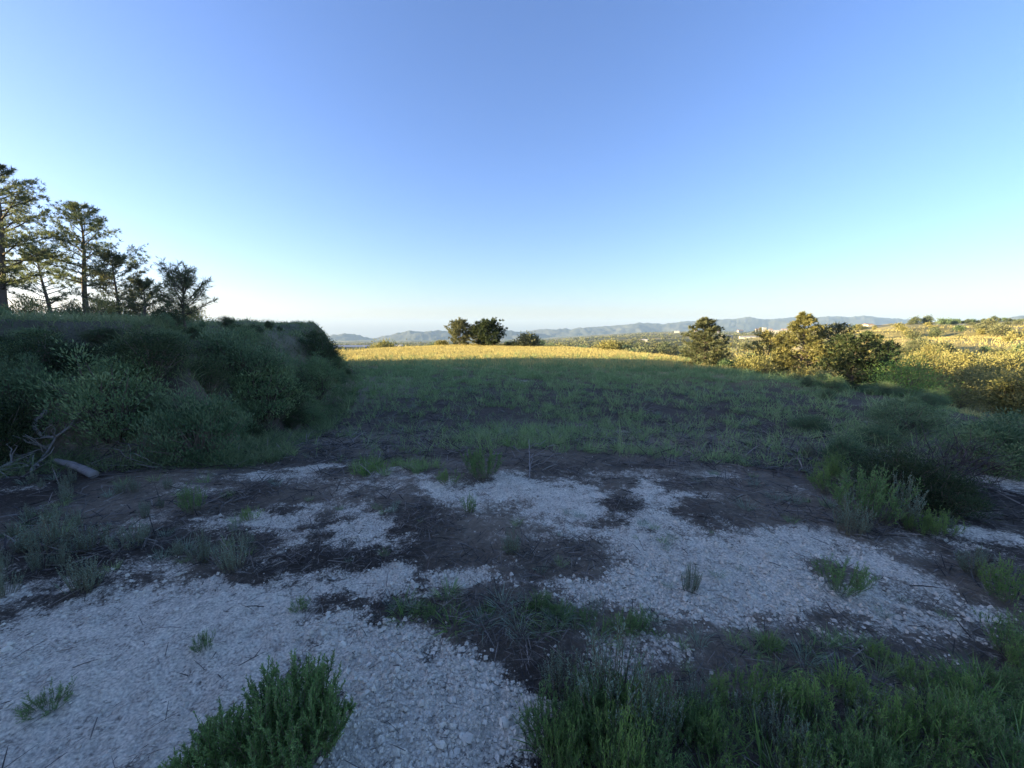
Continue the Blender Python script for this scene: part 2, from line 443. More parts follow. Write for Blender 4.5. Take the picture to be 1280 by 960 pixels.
# ------------------------------------------------------------------ ground
def lerp3(a, b, t): return np.asarray(a)[None] * (1 - t[:, None]) + np.asarray(b)[None] * t[:, None]
def build_ground():
    th = np.concatenate([np.radians(np.linspace(-62, 62, 440)), np.radians(np.linspace(62, 298, 72)[1:-1])])
    rr = np.concatenate([[0.02], np.geomspace(0.35, 90, 470), np.geomspace(90, 14000, 120)[1:]])
    T, R = np.meshgrid(th, rr)
    X = (R * np.sin(T)).ravel(); Y = (R * np.cos(T)).ravel()
    Z = height(X, Y)
    r = np.hypot(X, Y)
    g = np.zeros(len(X)); near = (r < 40) & (Y > 0.2)
    g[near] = chalk_mask(X[near], Y[near])
    # behind the camera the track simply goes on
    bk = (Y <= 0.2) & (r < 60)
    g[bk] = 0.55 * sstep(6, 3, np.abs(X[bk] + 1.5)) + 0.1
    # soil colours
    n1 = fbm(X * 0.8, Y * 0.8, 4, 51); n2 = fbm(X * 0.13, Y * 0.13, 3, 52)
    col = lerp3((0.058, 0.047, 0.036), (0.205, 0.165, 0.120), sstep(-.2, .25, n1))
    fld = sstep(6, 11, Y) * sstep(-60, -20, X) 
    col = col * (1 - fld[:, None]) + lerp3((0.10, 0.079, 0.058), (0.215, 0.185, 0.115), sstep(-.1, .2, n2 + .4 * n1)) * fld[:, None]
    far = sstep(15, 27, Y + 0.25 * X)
    col = col * (1 - far[:, None]) + lerp3((0.24, 0.21, 0.08), (0.40, 0.33, 0.13), sstep(-.2, .25, n1)) * far[:, None]  # beyond the shadow edge golden sunlight is put into the soil colour
    q = sstep(0.3, 2.2, -poly_sd(HILL, X, Y)) * (r < 160)
    col = col * (1 - q[:, None]) + lerp3((0.10, 0.095, 0.065), (0.20, 0.185, 0.12), sstep(-.2, .3, n1)) * q[:, None]
    d = sstep(1, 12, poly_sd(PLATEAU, X, Y))
    az = np.degrees(np.arctan2(X, Y))
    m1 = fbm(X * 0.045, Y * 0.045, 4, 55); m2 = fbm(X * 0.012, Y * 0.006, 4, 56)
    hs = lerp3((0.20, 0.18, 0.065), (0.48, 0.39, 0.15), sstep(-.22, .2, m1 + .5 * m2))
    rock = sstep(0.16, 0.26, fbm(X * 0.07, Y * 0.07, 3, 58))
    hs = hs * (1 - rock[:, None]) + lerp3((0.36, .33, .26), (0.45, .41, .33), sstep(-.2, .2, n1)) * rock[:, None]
    # plain: patchwork of groves and dry fields
    cx = np.floor(X / 90 + 2 * fbm(X * .004, Y * .004, 2, 61)); cy = np.floor(Y / 150 + 2 * fbm(X * .003, Y * .003, 2, 62))
    pat = _hash(cx, cy, 77)
    pl = lerp3((0.085, 0.095, 0.045), (0.30, 0.25, 0.12), sstep(.35, .95, pat)) * (0.75 + 0.9 * (fbm(X * .03, Y * .03, 3, 63)[:, None] + .25))
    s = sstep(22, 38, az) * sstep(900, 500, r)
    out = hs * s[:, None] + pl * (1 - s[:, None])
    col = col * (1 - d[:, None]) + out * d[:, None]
    nr, ntn = len(rr), len(th)
    i = np.arange(nr - 1)[:, None] * ntn; j = np.arange(ntn)[None]; k = (j + 1) % ntn
    F = np.stack([i + j, i + ntn + j, i + ntn + k, i + k], -1).reshape(-1, 4)[:, ::-1]
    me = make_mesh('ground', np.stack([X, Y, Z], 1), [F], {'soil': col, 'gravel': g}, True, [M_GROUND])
    o = obj('ground', me); tag(o, 'chalky track and dark grassy field falling to a golden valley', kind='structure')
    return o
GROUND = build_ground()

# ------------------------------------------------------------------ mountains on the horizon
M_MTN = solid('mountain_scrub', (0.045, 0.055, 0.05), (0.13, 0.13, 0.105), 0.004, 1.0, 0.0)
def mountains(name, label, prof, dist, depth, seed):
    """prof: list of photo (px, py) points along the crest"""
    px = np.array([p[0] for p in prof], float); py = np.array([p[1] for p in prof], float)
    U = np.linspace(px[0], px[-1], 520)
    crest = np.interp(U, px, py)
    rows = 46
    V = []
    zb = -330.0
    for j in range(rows):
        t = j / (rows - 1)
        f = math.sin(math.pi * min(1.0, t / 0.62) / 2) ** 1.15 if t < .62 else max(0.0, 1 - (t - .62) / .38) ** .8
        dd = dist + (t - .62) * depth
        x = (U - 640) / FPX * dd * math.cos(PITCH)
        y = np.full_like(x, dd)
        el = (480 - crest) / FPX
        slope = (el * math.cos(PITCH) - math.sin(PITCH)) / (math.cos(PITCH) + el * math.sin(PITCH))
        zc = EYE + slope * dist
        rid = 1 - np.abs(2 * vnoise(x * .0022 + .3 * t, y * .0009, seed) - 1)
        rid2 = fbm(x * .004, y * .003, 4, seed + 3)
        z = zb + (zc - zb) * f * (1 - (1 - f) * 0.75 * (1 - rid) ) + rid2 * 200 * f * (1.02 - f) + rid2 * 45 * f + fbm(x * .012, y * .01, 3, seed + 5) * 48 * f
        V.append(np.stack([x, y, z], 1))
    V = np.vstack(V); n = len(U)
    i = np.arange(rows - 1)[:, None] * n; j = np.arange(n - 1)[None]
    F = np.stack([i + j, i + j + 1, i + n + j + 1, i + n + j], -1).reshape(-1, 4)
    o = obj(name, make_mesh(name, V, [F], None, True, [M_MTN])); tag(o, label, kind='structure')
mountains('mountain_range', 'long blue mountain range on the horizon', [(560, 424), (600, 420), (640, 416), (680, 412), (700, 411), (735, 410), (770, 407), (800, 404), (830, 405), (850, 402), (885, 400), (920, 398), (930, 397), (960, 399), (985, 397),
          (1010, 398), (1035, 395), (1060, 396), (1090, 396), (1115, 398), (1140, 400), (1170, 404), (1200, 410), (1230, 420)], 7000, 2600, 101)
mountains('hill_range', 'hazy blue hills far behind the pine pair', [(330, 424), (380, 420), (405, 419), (430, 418), (450, 420), (465, 424), (472, 422), (500, 417), (512, 414.5), (530, 416), (545, 414), (570, 414), (600, 414), (630, 413), (670, 416), (700, 424)], 6000, 2000, 131)
mountains('hill_range', 'rounded blue hill above the golden slope', [(1210, 412), (1240, 403), (1265, 396), (1285, 393), (1320, 392), (1380, 398), (1440, 412)], 5000, 1500, 151)

# ------------------------------------------------------------------ loose stones and gravel
def icosa():
    p = (1 + 5 ** .5) / 2
    V = nrm(np.array([(-1, p, 0), (1, p, 0), (-1, -p, 0), (1, -p, 0), (0, -1, p), (0, 1, p), (0, -1, -p), (0, 1, -p), (p, 0, -1), (p, 0, 1), (-p, 0, -1), (-p, 0, 1)], float))
    F = np.array([(0, 11, 5), (0, 5, 1), (0, 1, 7), (0, 7, 10), (0, 10, 11), (1, 5, 9), (5, 11, 4), (11, 10, 2), (10, 7, 6), (7, 1, 8), (3, 9, 4), (3, 4, 2), (3, 2, 6), (3, 6, 8), (3, 8, 9), (4, 9, 5), (2, 4, 11), (6, 2, 10), (8, 6, 7), (9, 8, 1)])
    return V, F
IV, IF = icosa()
rng = np.random.default_rng(7)
def wedge(n, r0, r1, a0=-58, a1=58):
    """points spread evenly in log distance in front of the camera"""
    r = np.exp(rng.uniform(math.log(r0), math.log(r1), n)); a = np.radians(rng.uniform(a0, a1, n))
    return r * np.sin(a), r * np.cos(a)

def coarse(x, y):
    """where the track is rough gravel instead of packed dust"""
    c = sstep(-1.6, -0.2, x + 0.9 * fbm(x * 1.5, y * 1.5, 3, 71)) * sstep(3.2, 2.2, y)
    return np.maximum(c, 0.45 * sstep(-.05, .2, fbm(x * 1.1, y * 1.1, 3, 72)))

def scatter_gravel():
    x, y = wedge(210000, 0.8, 7.5)
    m = chalk_mask(x, y); c = coarse(x, y)
    keep = rng.random(len(x)) < (0.012 + 0.75 * sstep(.2, .6, m) * (0.16 + 0.85 * c)) * 0.42
    x, y, m, c = x[keep], y[keep], m[keep], c[keep]
    n = len(x); r = np.hypot(x, y)
    s = np.exp(rng.normal(0, .5, n)) * (0.0027 + 0.0027 * c) * np.clip(r / 1.7, .8, 1.25)
    s = np.clip(s, 0.002, 0.017)
    z = height(x, y)
    # 8-face stone: squashed irregular octahedron-like lumps
    B = np.array([(1, 0, 0), (0, 1, 0), (-1, 0, 0), (0, -1, 0), (.35, .3, .8), (-.3, -.35, .75), (0, 0, -.7)], float)
    Fc = np.array([(0, 1, 4), (1, 2, 4), (2, 5, 4), (2, 3, 5), (3, 0, 5), (0, 4, 5), (1, 0, 6), (2, 1, 6), (3, 2, 6), (0, 3, 6)])
    a = rng.uniform(0, 2 * np.pi, n); ca, sa = np.cos(a)[:, None], np.sin(a)[:, None]
    V = B[None] * (1 + rng.uniform(-.38, .38, (n, 7, 3))) * (rng.uniform(.65, 1.3, (n, 1, 3)))
    V = np.stack([V[..., 0] * ca - V[..., 1] * sa, V[..., 0] * sa + V[..., 1] * ca, V[..., 2]], -1) * s[:, None, None]
    V += np.stack([x, y, z + s * .25], 1)[:, None]
    F = (Fc[None] + np.arange(n)[:, None, None] * 7).reshape(-1, 3)
    o = obj('gravel', make_mesh('gravel', V.reshape(-1, 3), [F], None, False, [M_STONE]))
    tag(o, 'loose white chalk gravel lying on the track', kind='stuff')
scatter_gravel()

def stone_meshes():
    out = []
    for k in range(7):
        V = IV * (1 + rng.uniform(-.3, .3, (12, 3))) * np.array([1, rng.uniform(.65, .95), rng.uniform(.55, .85)])
        out.append(make_mesh('stone', V, [IF], None, False, [M_STONE]))
    return out
STONES = stone_meshes()
def scatter_stones():
    x, y = wedge(6000, 1.0, 6.0, -56, 40)
    m = chalk_mask(x, y); c = coarse(x, y)
    keep = rng.random(len(x)) < sstep(.3, .7, m) * (.03 + .9 * c ** 2 * sstep(3.6, 1.6, y))
    x, y = x[keep][:270], y[keep][:270]
    z = height(x, y)
    for i in range(len(x)):
        s = min(0.034, 0.0098 * math.exp(rng.normal(0, .4)) * max(1, math.hypot(x[i], y[i]) / 2.6))
        obj('stone', STONES[i % 7], GROUND, (x[i], y[i], z[i] + s * .2), (rng.uniform(-.3, .3), rng.uniform(-.3, .3), rng.uniform(0, 6.28)), s)
scatter_stones()

# ------------------------------------------------------------------ dry litter and twigs over the dark soil
def scatter_litter():
    b = MB()
    x, y = wedge(85000, 0.9, 16)
    m = chalk_mask(x, y)
    cl = sstep(-.12, .15, fbm(x * 1.3, y * 1.3, 3, 81))
    keep = (rng.random(len(x)) < (1 - .985 * sstep(.1, .4, m)) * (.3 + .7 * cl)) & (poly_sd(PLATEAU, x, y) < 2) & (poly_sd(HILL, x, y) > -.4)
    x, y = x[keep], y[keep]; n = len(x); r = np.hypot(x, y)
    P = np.stack([x, y, height(x, y) + rng.uniform(0, .03, n)], 1)
    a = rng.uniform(0, 6.28, n)
    D = np.stack([np.cos(a), np.sin(a), rng.normal(.12, .28, n)], 1)
    b.blades(P, D, rng.uniform(.05, .22, n) * np.clip(r / 4, .7, 2.2), rng.uniform(.0012, .004, n) * np.clip(r / 1.6, .8, 4), rng.uniform(-.1, .35, n), rng, rng.beta(1.4, 2.2, n))
    # sparse bits on the chalk
    x, y = wedge(7000, 0.9, 6.5); m = chalk_mask(x, y)
    k = (m > .4) & (rng.random(len(x)) < .28); x, y = x[k], y[k]; n = len(x); r = np.hypot(x, y)
    P = np.stack([x, y, height(x, y) + .008], 1); a = rng.uniform(0, 6.28, n)
    b.blades(P, np.stack([np.cos(a), np.sin(a), rng.normal(.04, .1, n)], 1), rng.uniform(.01, .05, n) * np.clip(r / 2.5, .6, 1.8), rng.uniform(.0015, .004, n) * np.clip(r / 2, .8, 2.2), .1, rng, rng.beta(1, 3, n))
    o = obj('dry_litter', b.mesh('dry_litter', M_LITTER)); tag(o, 'dark dry grass and twig litter matted over the soil', kind='stuff')
scatter_litter()

# ------------------------------------------------------------------ grasses that nobody could count
def field_density(x, y):
    g = sstep(-.10, .18, fbm(x * .42, y * .42, 4, 91) + .12 + .018 * (y - 8))
    g = (.25 + .75 * g) * (.08 + .92 * sstep(-.10, .08, fbm(x * 1.9, y * 1.9, 3, 92)))
    # bare dark strips seen in the field
    g = g * (1 - .6 * sstep(.9, -.4, poly_sd(BARE1, x, y))) * (1 - .45 * sstep(.9, -.4, poly_sd(BARE2, x, y)))
    return g
BARE1 = gpoly([(320, 575), (350, 530), (450, 510), (560, 505), (600, 520), (560, 545), (620, 585), (420, 585)])
BARE2 = gpoly([(760, 575), (760, 545), (840, 510), (900, 520), (900, 590), (860, 612), (780, 600)])
def in_field(x, y): return (poly_sd(PLATEAU, x, y) < 4.5) & (poly_sd(HILL, x, y) > .2)
def scatter_field_grass():
    b = MB()
    x, y = wedge(34000, 5.2, 34, -52, 52)
    x = np.concatenate([x, rng.uniform(-8, 13, 7000)]); y = np.concatenate([y, rng.uniform(6, 30, 7000)])
    m = chalk_mask(x, y)
    keep = in_field(x, y) & (rng.random(len(x)) < field_density(x, y) * (.34 + .66 * sstep(13, 22, y))) & (m < .3) & (y > 4.7)
    x, y = x[keep], y[keep]
    z = height(x, y); r = np.hypot(x, y)
    k = 13
    n = len(x)
    X = np.repeat(x, k) + rng.normal(0, .05, n * k) * np.repeat(np.clip(r / 8, .7, 2), k)
    Y = np.repeat(y, k) + rng.normal(0, .05, n * k) * np.repeat(np.clip(r / 8, .7, 2), k)
    P = np.stack([X, Y, np.repeat(z, k) - .01], 1)
    D = np.concatenate([rng.normal(0, .35, (n * k, 2)), np.ones((n * k, 1))], 1)
    sz = np.repeat(rng.uniform(.35, 1.45, n), k)
    tall = np.repeat(rng.random(n) < .09, k)
    L = sz * rng.uniform(.08, .26, n * k) * np.where(tall, 2.2, 1)
    W = .006 * np.clip(np.repeat(r, k) / 8, .8, 3) * rng.uniform(.7, 1.4, n * k)
    b.blades(P, D, L, W, rng.uniform(.05, .5, n * k), rng, np.clip(np.repeat(rng.beta(2, 2, n), k) + rng.normal(0, .12, n * k), 0, 1))
    o = obj('field_grass', b.mesh('field_grass', M_GRASS)); tag(o, 'sparse short green grass growing over the shaded field', kind='stuff')
scatter_field_grass()

def scatter_meadow():
    b = MB()
    n = 42000
    x = rng.uniform(-24, 15, n); y = 22 + 38 * rng.random(n) ** .9
    keep = in_field(x, y) & (y + .25 * x > 21 + 5 * rng.random(n))  # starts near the shadow edge; the blade colour carries the golden sunlight
    x, y = x[keep], y[keep]; n = len(x)
    X = np.repeat(x, 4) + rng.normal(0, .09, n * 4); Y = np.repeat(y, 4) + rng.normal(0, .09, n * 4)
    P = np.stack([X, Y, height(X, Y) - .02], 1)
    D = np.concatenate([rng.normal(0, .3, (n * 4, 2)), np.ones((n * 4, 1))], 1)
    b.leaves(P, D, rng.uniform(.12, .34, n * 4), .028 * rng.uniform(.6, 1.3, n * 4), rng, np.clip(np.repeat(rng.beta(2, 2, n), 4) + rng.normal(0, .12, n * 4), 0, 1))
    o = obj('meadow_grass', b.mesh('meadow_grass', M_MEADOW)); tag(o, 'dry grass over the far field with golden sunlight in its colour', kind='stuff')
scatter_meadow()

def scatter_bank_grass():
    b = MB()
    x, y = wedge(38000, 4.8, 46, -56, -15)
    q = -poly_sd(HILL, x, y)
    keep = (q > -.3) & (q < 9) & (rng.random(len(x)) < .75 * (1 - .62 * sstep(1.5, 2.4, q)) * sstep(-.2, .12, fbm(x * .9, y * .9, 3, 95) + .16))
    x, y, q = x[keep], y[keep], q[keep]; n = len(x); r = np.hypot(x, y)
    k = 6
    sp = np.repeat(.03 * np.clip(r / 5, .8, 2.5), k)
    X = np.repeat(x, k) + rng.normal(0, 1, n * k) * sp; Y = np.repeat(y, k) + rng.normal(0, 1, n * k) * sp
    P = np.stack([X, Y, height(X, Y) - .02], 1)
    D = np.concatenate([rng.normal(0, .4, (n * k, 2)), np.ones((n * k, 1))], 1)
    L = rng.uniform(.10, .30, n * k) * np.repeat(rng.uniform(.6, 1.2, n), k)
    b.blades(P, D, L, .006 * np.clip(np.repeat(r, k) / 6, .8, 3.2), rng.uniform(.1, .6, n * k), rng, np.clip(np.repeat(rng.beta(2, 2.5, n) + .35 * sstep(2, 3.5, q), k) + rng.normal(0, .1, n * k), 0, 1.2))
    o = obj('bank_grass', b.mesh('bank_grass', M_BANKGRASS)); tag(o, 'tangled grass covering the slope and brow of the bank', kind='stuff')
scatter_bank_grass()

def scatter_hill_grass():
    """tall dry grass and low scrub tufts over the valley side and the golden hillside"""
    b = MB()
    x, y = wedge(120000, 12, 260, 8, 56)
    keep = (poly_sd(PLATEAU, x, y) > 3.5) & (rng.random(len(x)) < sstep(-.25, .15, fbm(x * .06, y * .06, 3, 97)))  # kept off the shaded rim, as golden sunlight is in the blade colour
    x, y = x[keep], y[keep]; n = len(x); r = np.hypot(x, y)
    P = np.stack([x, y, height(x, y) - .03], 1)
    D = np.concatenate([rng.normal(0, .45, (n, 2)), np.ones((n, 1))], 1)
    b.leaves(P, D, rng.uniform(.2, .5, n) * np.clip(r / 45, .7, 2.2), .022 * np.clip(r / 22, .7, 5) * rng.uniform(.6, 1.4, n), rng, rng.beta(2, 2, n))
    o = obj('hillside_grass', b.mesh('hillside_grass', M_MEADOW)); tag(o, 'tall grass over valley side and hillside with sunlight in its colour', kind='stuff')
scatter_hill_grass()

# ------------------------------------------------------------------ plant builders (each returns meshes with the base at the origin)
def pine(h, rad, base, limbs, rng, lean=(0, 0), tuft=.16, per=16, mat=None, wid=.016, r0=None, sub=7, prof=None, up=.35, bark=None):
    """a pine: tapered trunk, limbs in rising arcs, twigs that carry needle tufts"""
    wd = MB(); nd = MB()
    m = 12; t = np.linspace(0, 1, m)
    ph = rng.uniform(0, 6.28, 2)
    tr = np.stack([lean[0] * h * t ** 1.3 + .018 * h * np.sin(t * 5 + ph[0]), lean[1] * h * t ** 1.3 + .018 * h * np.sin(t * 4.3 + ph[1]), h * .97 * t], 1)
    tr[:, :2] -= tr[0, :2]; tr[0, 2] = -.12
    r0 = r0 or h * .022
    wd.tube(tr, r0 * (1 - t) ** .8 + .006, 8)
    prof = prof or (lambda s: (1 - s) ** .65 * (.35 + .65 * sstep(0, .25, np.array(s))))
    for i in range(limbs):
        s = (i + rng.random()) / limbs
        hh = base + (1 - base) * s * .97
        o = np.array([np.interp(hh, t, tr[:, c]) for c in range(3)])
        a = i * 2.39996 + rng.uniform(-.5, .5)
        ln = rad * float(prof(s)) * rng.uniform(.65, 1.15) + .04 * h * .3
        el = rng.uniform(-.05, .3) + up * 1.6 * s
        k = np.linspace(0, 1, 5)
        dr = np.array([math.cos(a), math.sin(a), 0])
        pts = o + dr * (ln * math.cos(el) * k)[:, None] + np.array([0, 0, 1]) * (ln * (math.sin(el) * k + up * .55 * k ** 2))[:, None] + rng.normal(0, .02 * ln, (5, 3)) * k[:, None]
        wd.tube(pts, np.linspace(r0 * .36 * (1 - .65 * hh) + .004, .004, 5), 5)
        for j in range(sub):
            q = .28 + .72 * (j + rng.random()) / sub
            p0 = np.array([np.interp(q, k, pts[:, c]) for c in range(3)])
            sd = (-1) ** j
            b2 = a + sd * rng.uniform(.4, 1.2)
            l2 = ln * rng.uniform(.16, .38) * (1.15 - .5 * q)
            d2 = nrm(np.array([math.cos(b2), math.sin(b2), rng.uniform(.0, .9)]))
            e = p0 + d2 * l2
            wd.tube([p0, (p0 + e) / 2 + rng.normal(0, .02 * l2, 3), e], [.006, .004, .003], 3, cap=False)
            nt_ = max(2, int(l2 / (tuft * .55)))
            for c in np.linspace(.3, 1.05, nt_):
                pc = p0 + d2 * l2 * c + rng.normal(0, .03 * ln, 3)
                dd = nrm(d2 + rng.normal(0, .45, (per, 3)) + np.array([0, 0, .25]))
                dd = nrm(dd + rng.normal(0, .45, (per, 3)))
                tn = np.clip(rng.beta(2, 2) + rng.normal(0, .12, per), 0, 1)
                nd.leaves(np.repeat(pc[None], per, 0), dd, tuft * rng.uniform(.6, 1.15, per), wid, rng, tn)
    for c in np.linspace(.8, 1.0, 5):      # leader tufts
        pc = np.array([np.interp(c, t, tr[:, k_]) for k_ in range(3)])
        nd.leaves(np.repeat(pc[None], per, 0), rng.normal(0, .6, (per, 3)) + [[0, 0, 1.1]], tuft, wid, rng, rng.beta(2, 2, per))
    return wd.mesh('trunk', bark or M_BARK, True), nd.mesh('crown', mat or M_PINE)

def bush(h, rad, rng, clumps=40, per=40, leaf=.06, wid=.03, mat=None, stems=7, upright=.3, low=.12, spread=.16, pts_shape=None, stemmat=None, long=1.0):
    """a branching shrub: bare stems fork to the clumps of leaves that fill its volume"""
    wd = MB(); lv = MB()
    C = []
    while len(C) < clumps:
        p = rng.uniform(-1, 1, 3)
        rr = np.linalg.norm(p)
        if rr > 1 or rr < .35: continue
        a = math.atan2(p[1], p[0])
        lob = .78 + .3 * math.sin(3 * a + h * 7) * .6 + rng.uniform(-.12, .12)
        z = low + (1 - low) * (p[2] * .5 + .5)
        q = np.array([p[0] * rad * lob * (1.05 - .35 * z), p[1] * rad * lob * (1.05 - .35 * z), z * h * (lob * .5 + .55)])
        C.append(q)
    C = np.array(C)
    base = rng.normal(0, .06 * rad, (stems, 3)); base[:, 2] = -.05
    for i, c in enumerate(C):
        b = base[i % stems]
        mid = b + (c - b) * .5 + np.array([0, 0, .08 * h]) + rng.normal(0, .05 * rad, 3)
        r = .010 * h + .004
        wd.tube([b, mid, c], [r, r * .55, r * .25], 4, cap=False)
        s = spread * (h + rad) * .5 * rng.uniform(.7, 1.3)
        P = c + rng.normal(0, 1, (per, 3)) * s * np.array([1, 1, .75])
        P[:, 2] = np.maximum(P[:, 2], .01 * h)
        D = nrm(P - c + np.array([0, 0, upright * s * 3]) + rng.normal(0, .4 * s, (per, 3)))
        lv.leaves(P, D, leaf * rng.uniform(.6, 1.3, per) * long, wid * rng.uniform(.7, 1.3, per), rng, np.clip(rng.beta(2, 2) + rng.normal(0, .15, per), 0, 1))
    return wd.mesh('stems', stemmat or M_BARK, True), lv.mesh('foliage', mat or M_SCRUB)

def rosemary(h, rad, rng, stems=60, leaves=36, leaf=.028, wid=.0035, mat=None, stem_r=.0016, lean=.75, side=2):
    """many upright wands from one rootstock, set with short needle leaves all along"""
    wd = MB(); lv = MB()
    for i in range(stems):
        a = rng.uniform(0, 6.28); q = math.sqrt(rng.random())
        b = np.array([math.cos(a), math.sin(a), 0]) * rad * .45 * q
        out = np.array([math.cos(a), math.sin(a), 0]) * rad * lean * q * rng.uniform(.6, 1.2)
        hh = h * rng.uniform(.55, 1.0) * (1.06 - .35 * q * q)
        k = np.linspace(0, 1, 6)
        jig = rng.normal(0, .03 * h, (1, 3)) * np.array([[1, 1, 0]])
        pts = b + out * (k[:, None] ** .8) + np.array([0, 0, 1]) * (hh * k)[:, None] + jig * np.sin(k * 3.1)[:, None]
        pts[0, 2] = -.02
        wands = [pts]
        for s_ in range(side):
            c = rng.uniform(.3, .75); p0 = np.array([np.interp(c, k, pts[:, z]) for z in range(3)])
            dd = nrm(rng.normal(0, .22, 3) * np.array([1, 1, .2]) + np.array([0, 0, 1])) * hh * rng.uniform(.22, .42)
            wands.append(p0 + dd * k[:, None])
        tn0 = rng.beta(2, 2)
        for wi, pp in enumerate(wands):
            wd.tube(pp, np.linspace(stem_r * (1.3 if wi == 0 else .8), stem_r * .4, 6), 3, cap=False)
            nl = leaves if wi == 0 else leaves // 2
            c = rng.uniform(.18 if wi == 0 else .1, 1.0, nl)
            P = np.stack([np.interp(c, k, pp[:, z]) for z in range(3)], 1)
            ax = nrm(pp[-1] - pp[0])
            D = nrm(rng.normal(0, 1, (nl, 3)) * .48 + ax * 1.0)
            lv.leaves(P, D, leaf * rng.uniform(.6, 1.2, nl) * (1.15 - .5 * c), wid, rng, np.clip(tn0 * .6 + .4 * c + rng.normal(0, .13, nl), 0, 1))
    return wd.mesh('stems', M_STEM, True), lv.mesh('foliage', mat or M_ROSE)

def tuft(h, rad, rng, n=50, wid=.004, mat=None, splay=.35, droop=.3):
    b = MB()
    a = rng.uniform(0, 6.28, n); q = np.sqrt(rng.random(n))
    P = np.stack([np.cos(a) * rad * .35 * q, np.sin(a) * rad * .35 * q, np.full(n, -.01)], 1)
    D = np.stack([np.cos(a) * splay * q, np.sin(a) * splay * q, np.ones(n)], 1) + rng.normal(0, .12, (n, 3))
    b.blades(P, D, h * rng.uniform(.45, 1.1, n), wid * rng.uniform(.7, 1.3, n), droop * rng.uniform(.2, 1.5, n), rng, rng.beta(2, 2, n))
    return b.mesh('grass_tuft', mat or M_GRASS)

def twiggy(h, rad, rng, n=26, mat=None):
    """leafless tangle of fine forking twigs"""
    b = MB()
    for i in range(n):
        a = rng.uniform(0, 6.28); el = rng.uniform(.25, 1.4)
        d = np.array([math.cos(a) * math.cos(el) * rad / h, math.sin(a) * math.cos(el) * rad / h, math.sin(el)])
        k = np.linspace(0, 1, 6)[:, None]
        pts = d * h * k + rng.normal(0, .05 * h, (6, 3)) * k + np.array([0, 0, -.02])
        b.tube(pts, np.linspace(.012 * h, .003 * h, 6), 4, rng.beta(2, 2), cap=False)
        for j in range(7):
            c = rng.integers(1, 5); p = pts[c]
            e = p + nrm(rng.normal(0, 1, 3) + d * 1.2) * h * rng.uniform(.15, .4)
            b.tube([p, (p + e) / 2 + rng.normal(0, .03 * h, 3), e], [.005 * h, .0035 * h, .002 * h], 3, rng.beta(2, 2), cap=False)
            for u in range(4):
                g = p + (e - p) * rng.random()
                b.blades(g[None], nrm(rng.normal(0, 1, (1, 3)) + (e - p)), h * .2, .006 * h, .2, rng, rng.beta(2, 2))
    return b.mesh('twigs', mat or M_BARE)

def plant(name, parts, loc, rz, sc, label, cat, group=None):
    """a thing with parts: Empty at the base, one child for each part mesh"""
    e = obj(name, None, None, loc, (0, 0, rz), sc); e.empty_display_size = .1
    tag(e, label, cat, group)
    for nm, me in parts: obj(nm, me, e)
    return e

def by_px(px, py, hpx):
    """ground position under a pixel and the height in metres of hpx photo pixels there"""
    x, y = at(px, py)
    D = pix_dir(px, py); t = y / D[1]
    return x, y, hpx / FPX * t

rng = np.random.default_rng(21)
# ------------------------------------------------------------------ trees on the bank (left)
def put_tree(name, meshes, x, y, label, cat, rz=0., group=None, sink=.0):
    return plant(name, (('trunk', meshes[0]), ('crown', meshes[1])), (x, y, hz(x, y) - sink), rz, 1, label, cat, group)

x, y = at_depth(8, 15)
put_tree('pine_tree', pine(6.0, 2.6, .22, 46, rng, (.0, .03), .17, 18, M_PINE, .016, .14, 13, up=.25), x, y, 'tallest dark pine with a thick trunk on top of the bank', 'tree')
x, y = at_depth(112, 17)
put_tree('pine_tree', pine(4.85, 2.2, .30, 42, rng, (-.02, .02), .16, 13, M_PINE, .017, .10, 12, up=.28), x, y, 'slender open pine with a bare lower trunk on the bank', 'tree')
x, y = at_depth(66, 19)
put_tree('pine_tree', pine(3.7, 1.7, .14, 34, rng, (.0, .0), .17, 12, M_PINE, .018, .08, 10), x, y, 'leafy pine filling the gap between tallest and slender pines', 'tree')
x, y = at_depth(150, 16)
put_tree('pine_tree', pine(2.7, 1.7, .12, 34, rng, (.03, 0), .16, 13, M_OLIVE, .018, .06, 10, up=.35), x, y, 'low spreading gold tinged pine beside the slender pine', 'tree')
x, y = at_depth(182, 15)
put_tree('pine_tree', pine(1.6, 1.05, .1, 24, rng, (.0, 0), .14, 16, M_OLIVE, .016, .04, 8, up=.4), x, y, 'small round pine at the end of the bank tree row', 'tree')
# sapling rooted in the bank face, its stem seen in front of the slope
x, y = -6.05, 7.5
hb = hz(x, y)
put_tree('pine_sapling', pine(2.40 - hb, .50, .34, 32, rng, (.0, .0), .11, 11, M_OLIVE, .009, .020, 7, up=.7, prof=lambda s: .45 + .55 * math.sin(3.1 * min(1, s * .9 + .12))), x, y, 'thin sapling with feathery crown rooted in the bank face', 'tree')
x, y = at_depth(283, 9.5)
sb = bush(.50, .16, rng, 16, 26, .06, .014, M_SCRUB, 3, .8, .3, .16)
plant('small_bush', (('stems', sb[0]), ('foliage', sb[1])), (x, y, hz(x, y)), 0, 1, 'tiny lone bush standing on the brow of the bank', 'bush')

for i in range(16):
    px = rng.uniform(-30, 250); x, y = at_depth(px, rng.uniform(12.5, 19))
    ub = bush(rng.uniform(.45, 1.0), rng.uniform(.35, .7), rng, 26, 34, .10, .022, (M_OLIVE, M_HILLSHRUB, M_SCRUB)[i % 3], 5, .7, .08, .17)
    plant('understory_bush', (('stems', ub[0]), ('foliage', ub[1])), (x, y, hz(x, y)), 0, 1, ('olive', 'golden', 'green')[i % 3] + ' low bush under the pines on top of the bank', 'bush', ('olive', 'golden', 'green')[i % 3] + ' bushes under the bank pines')
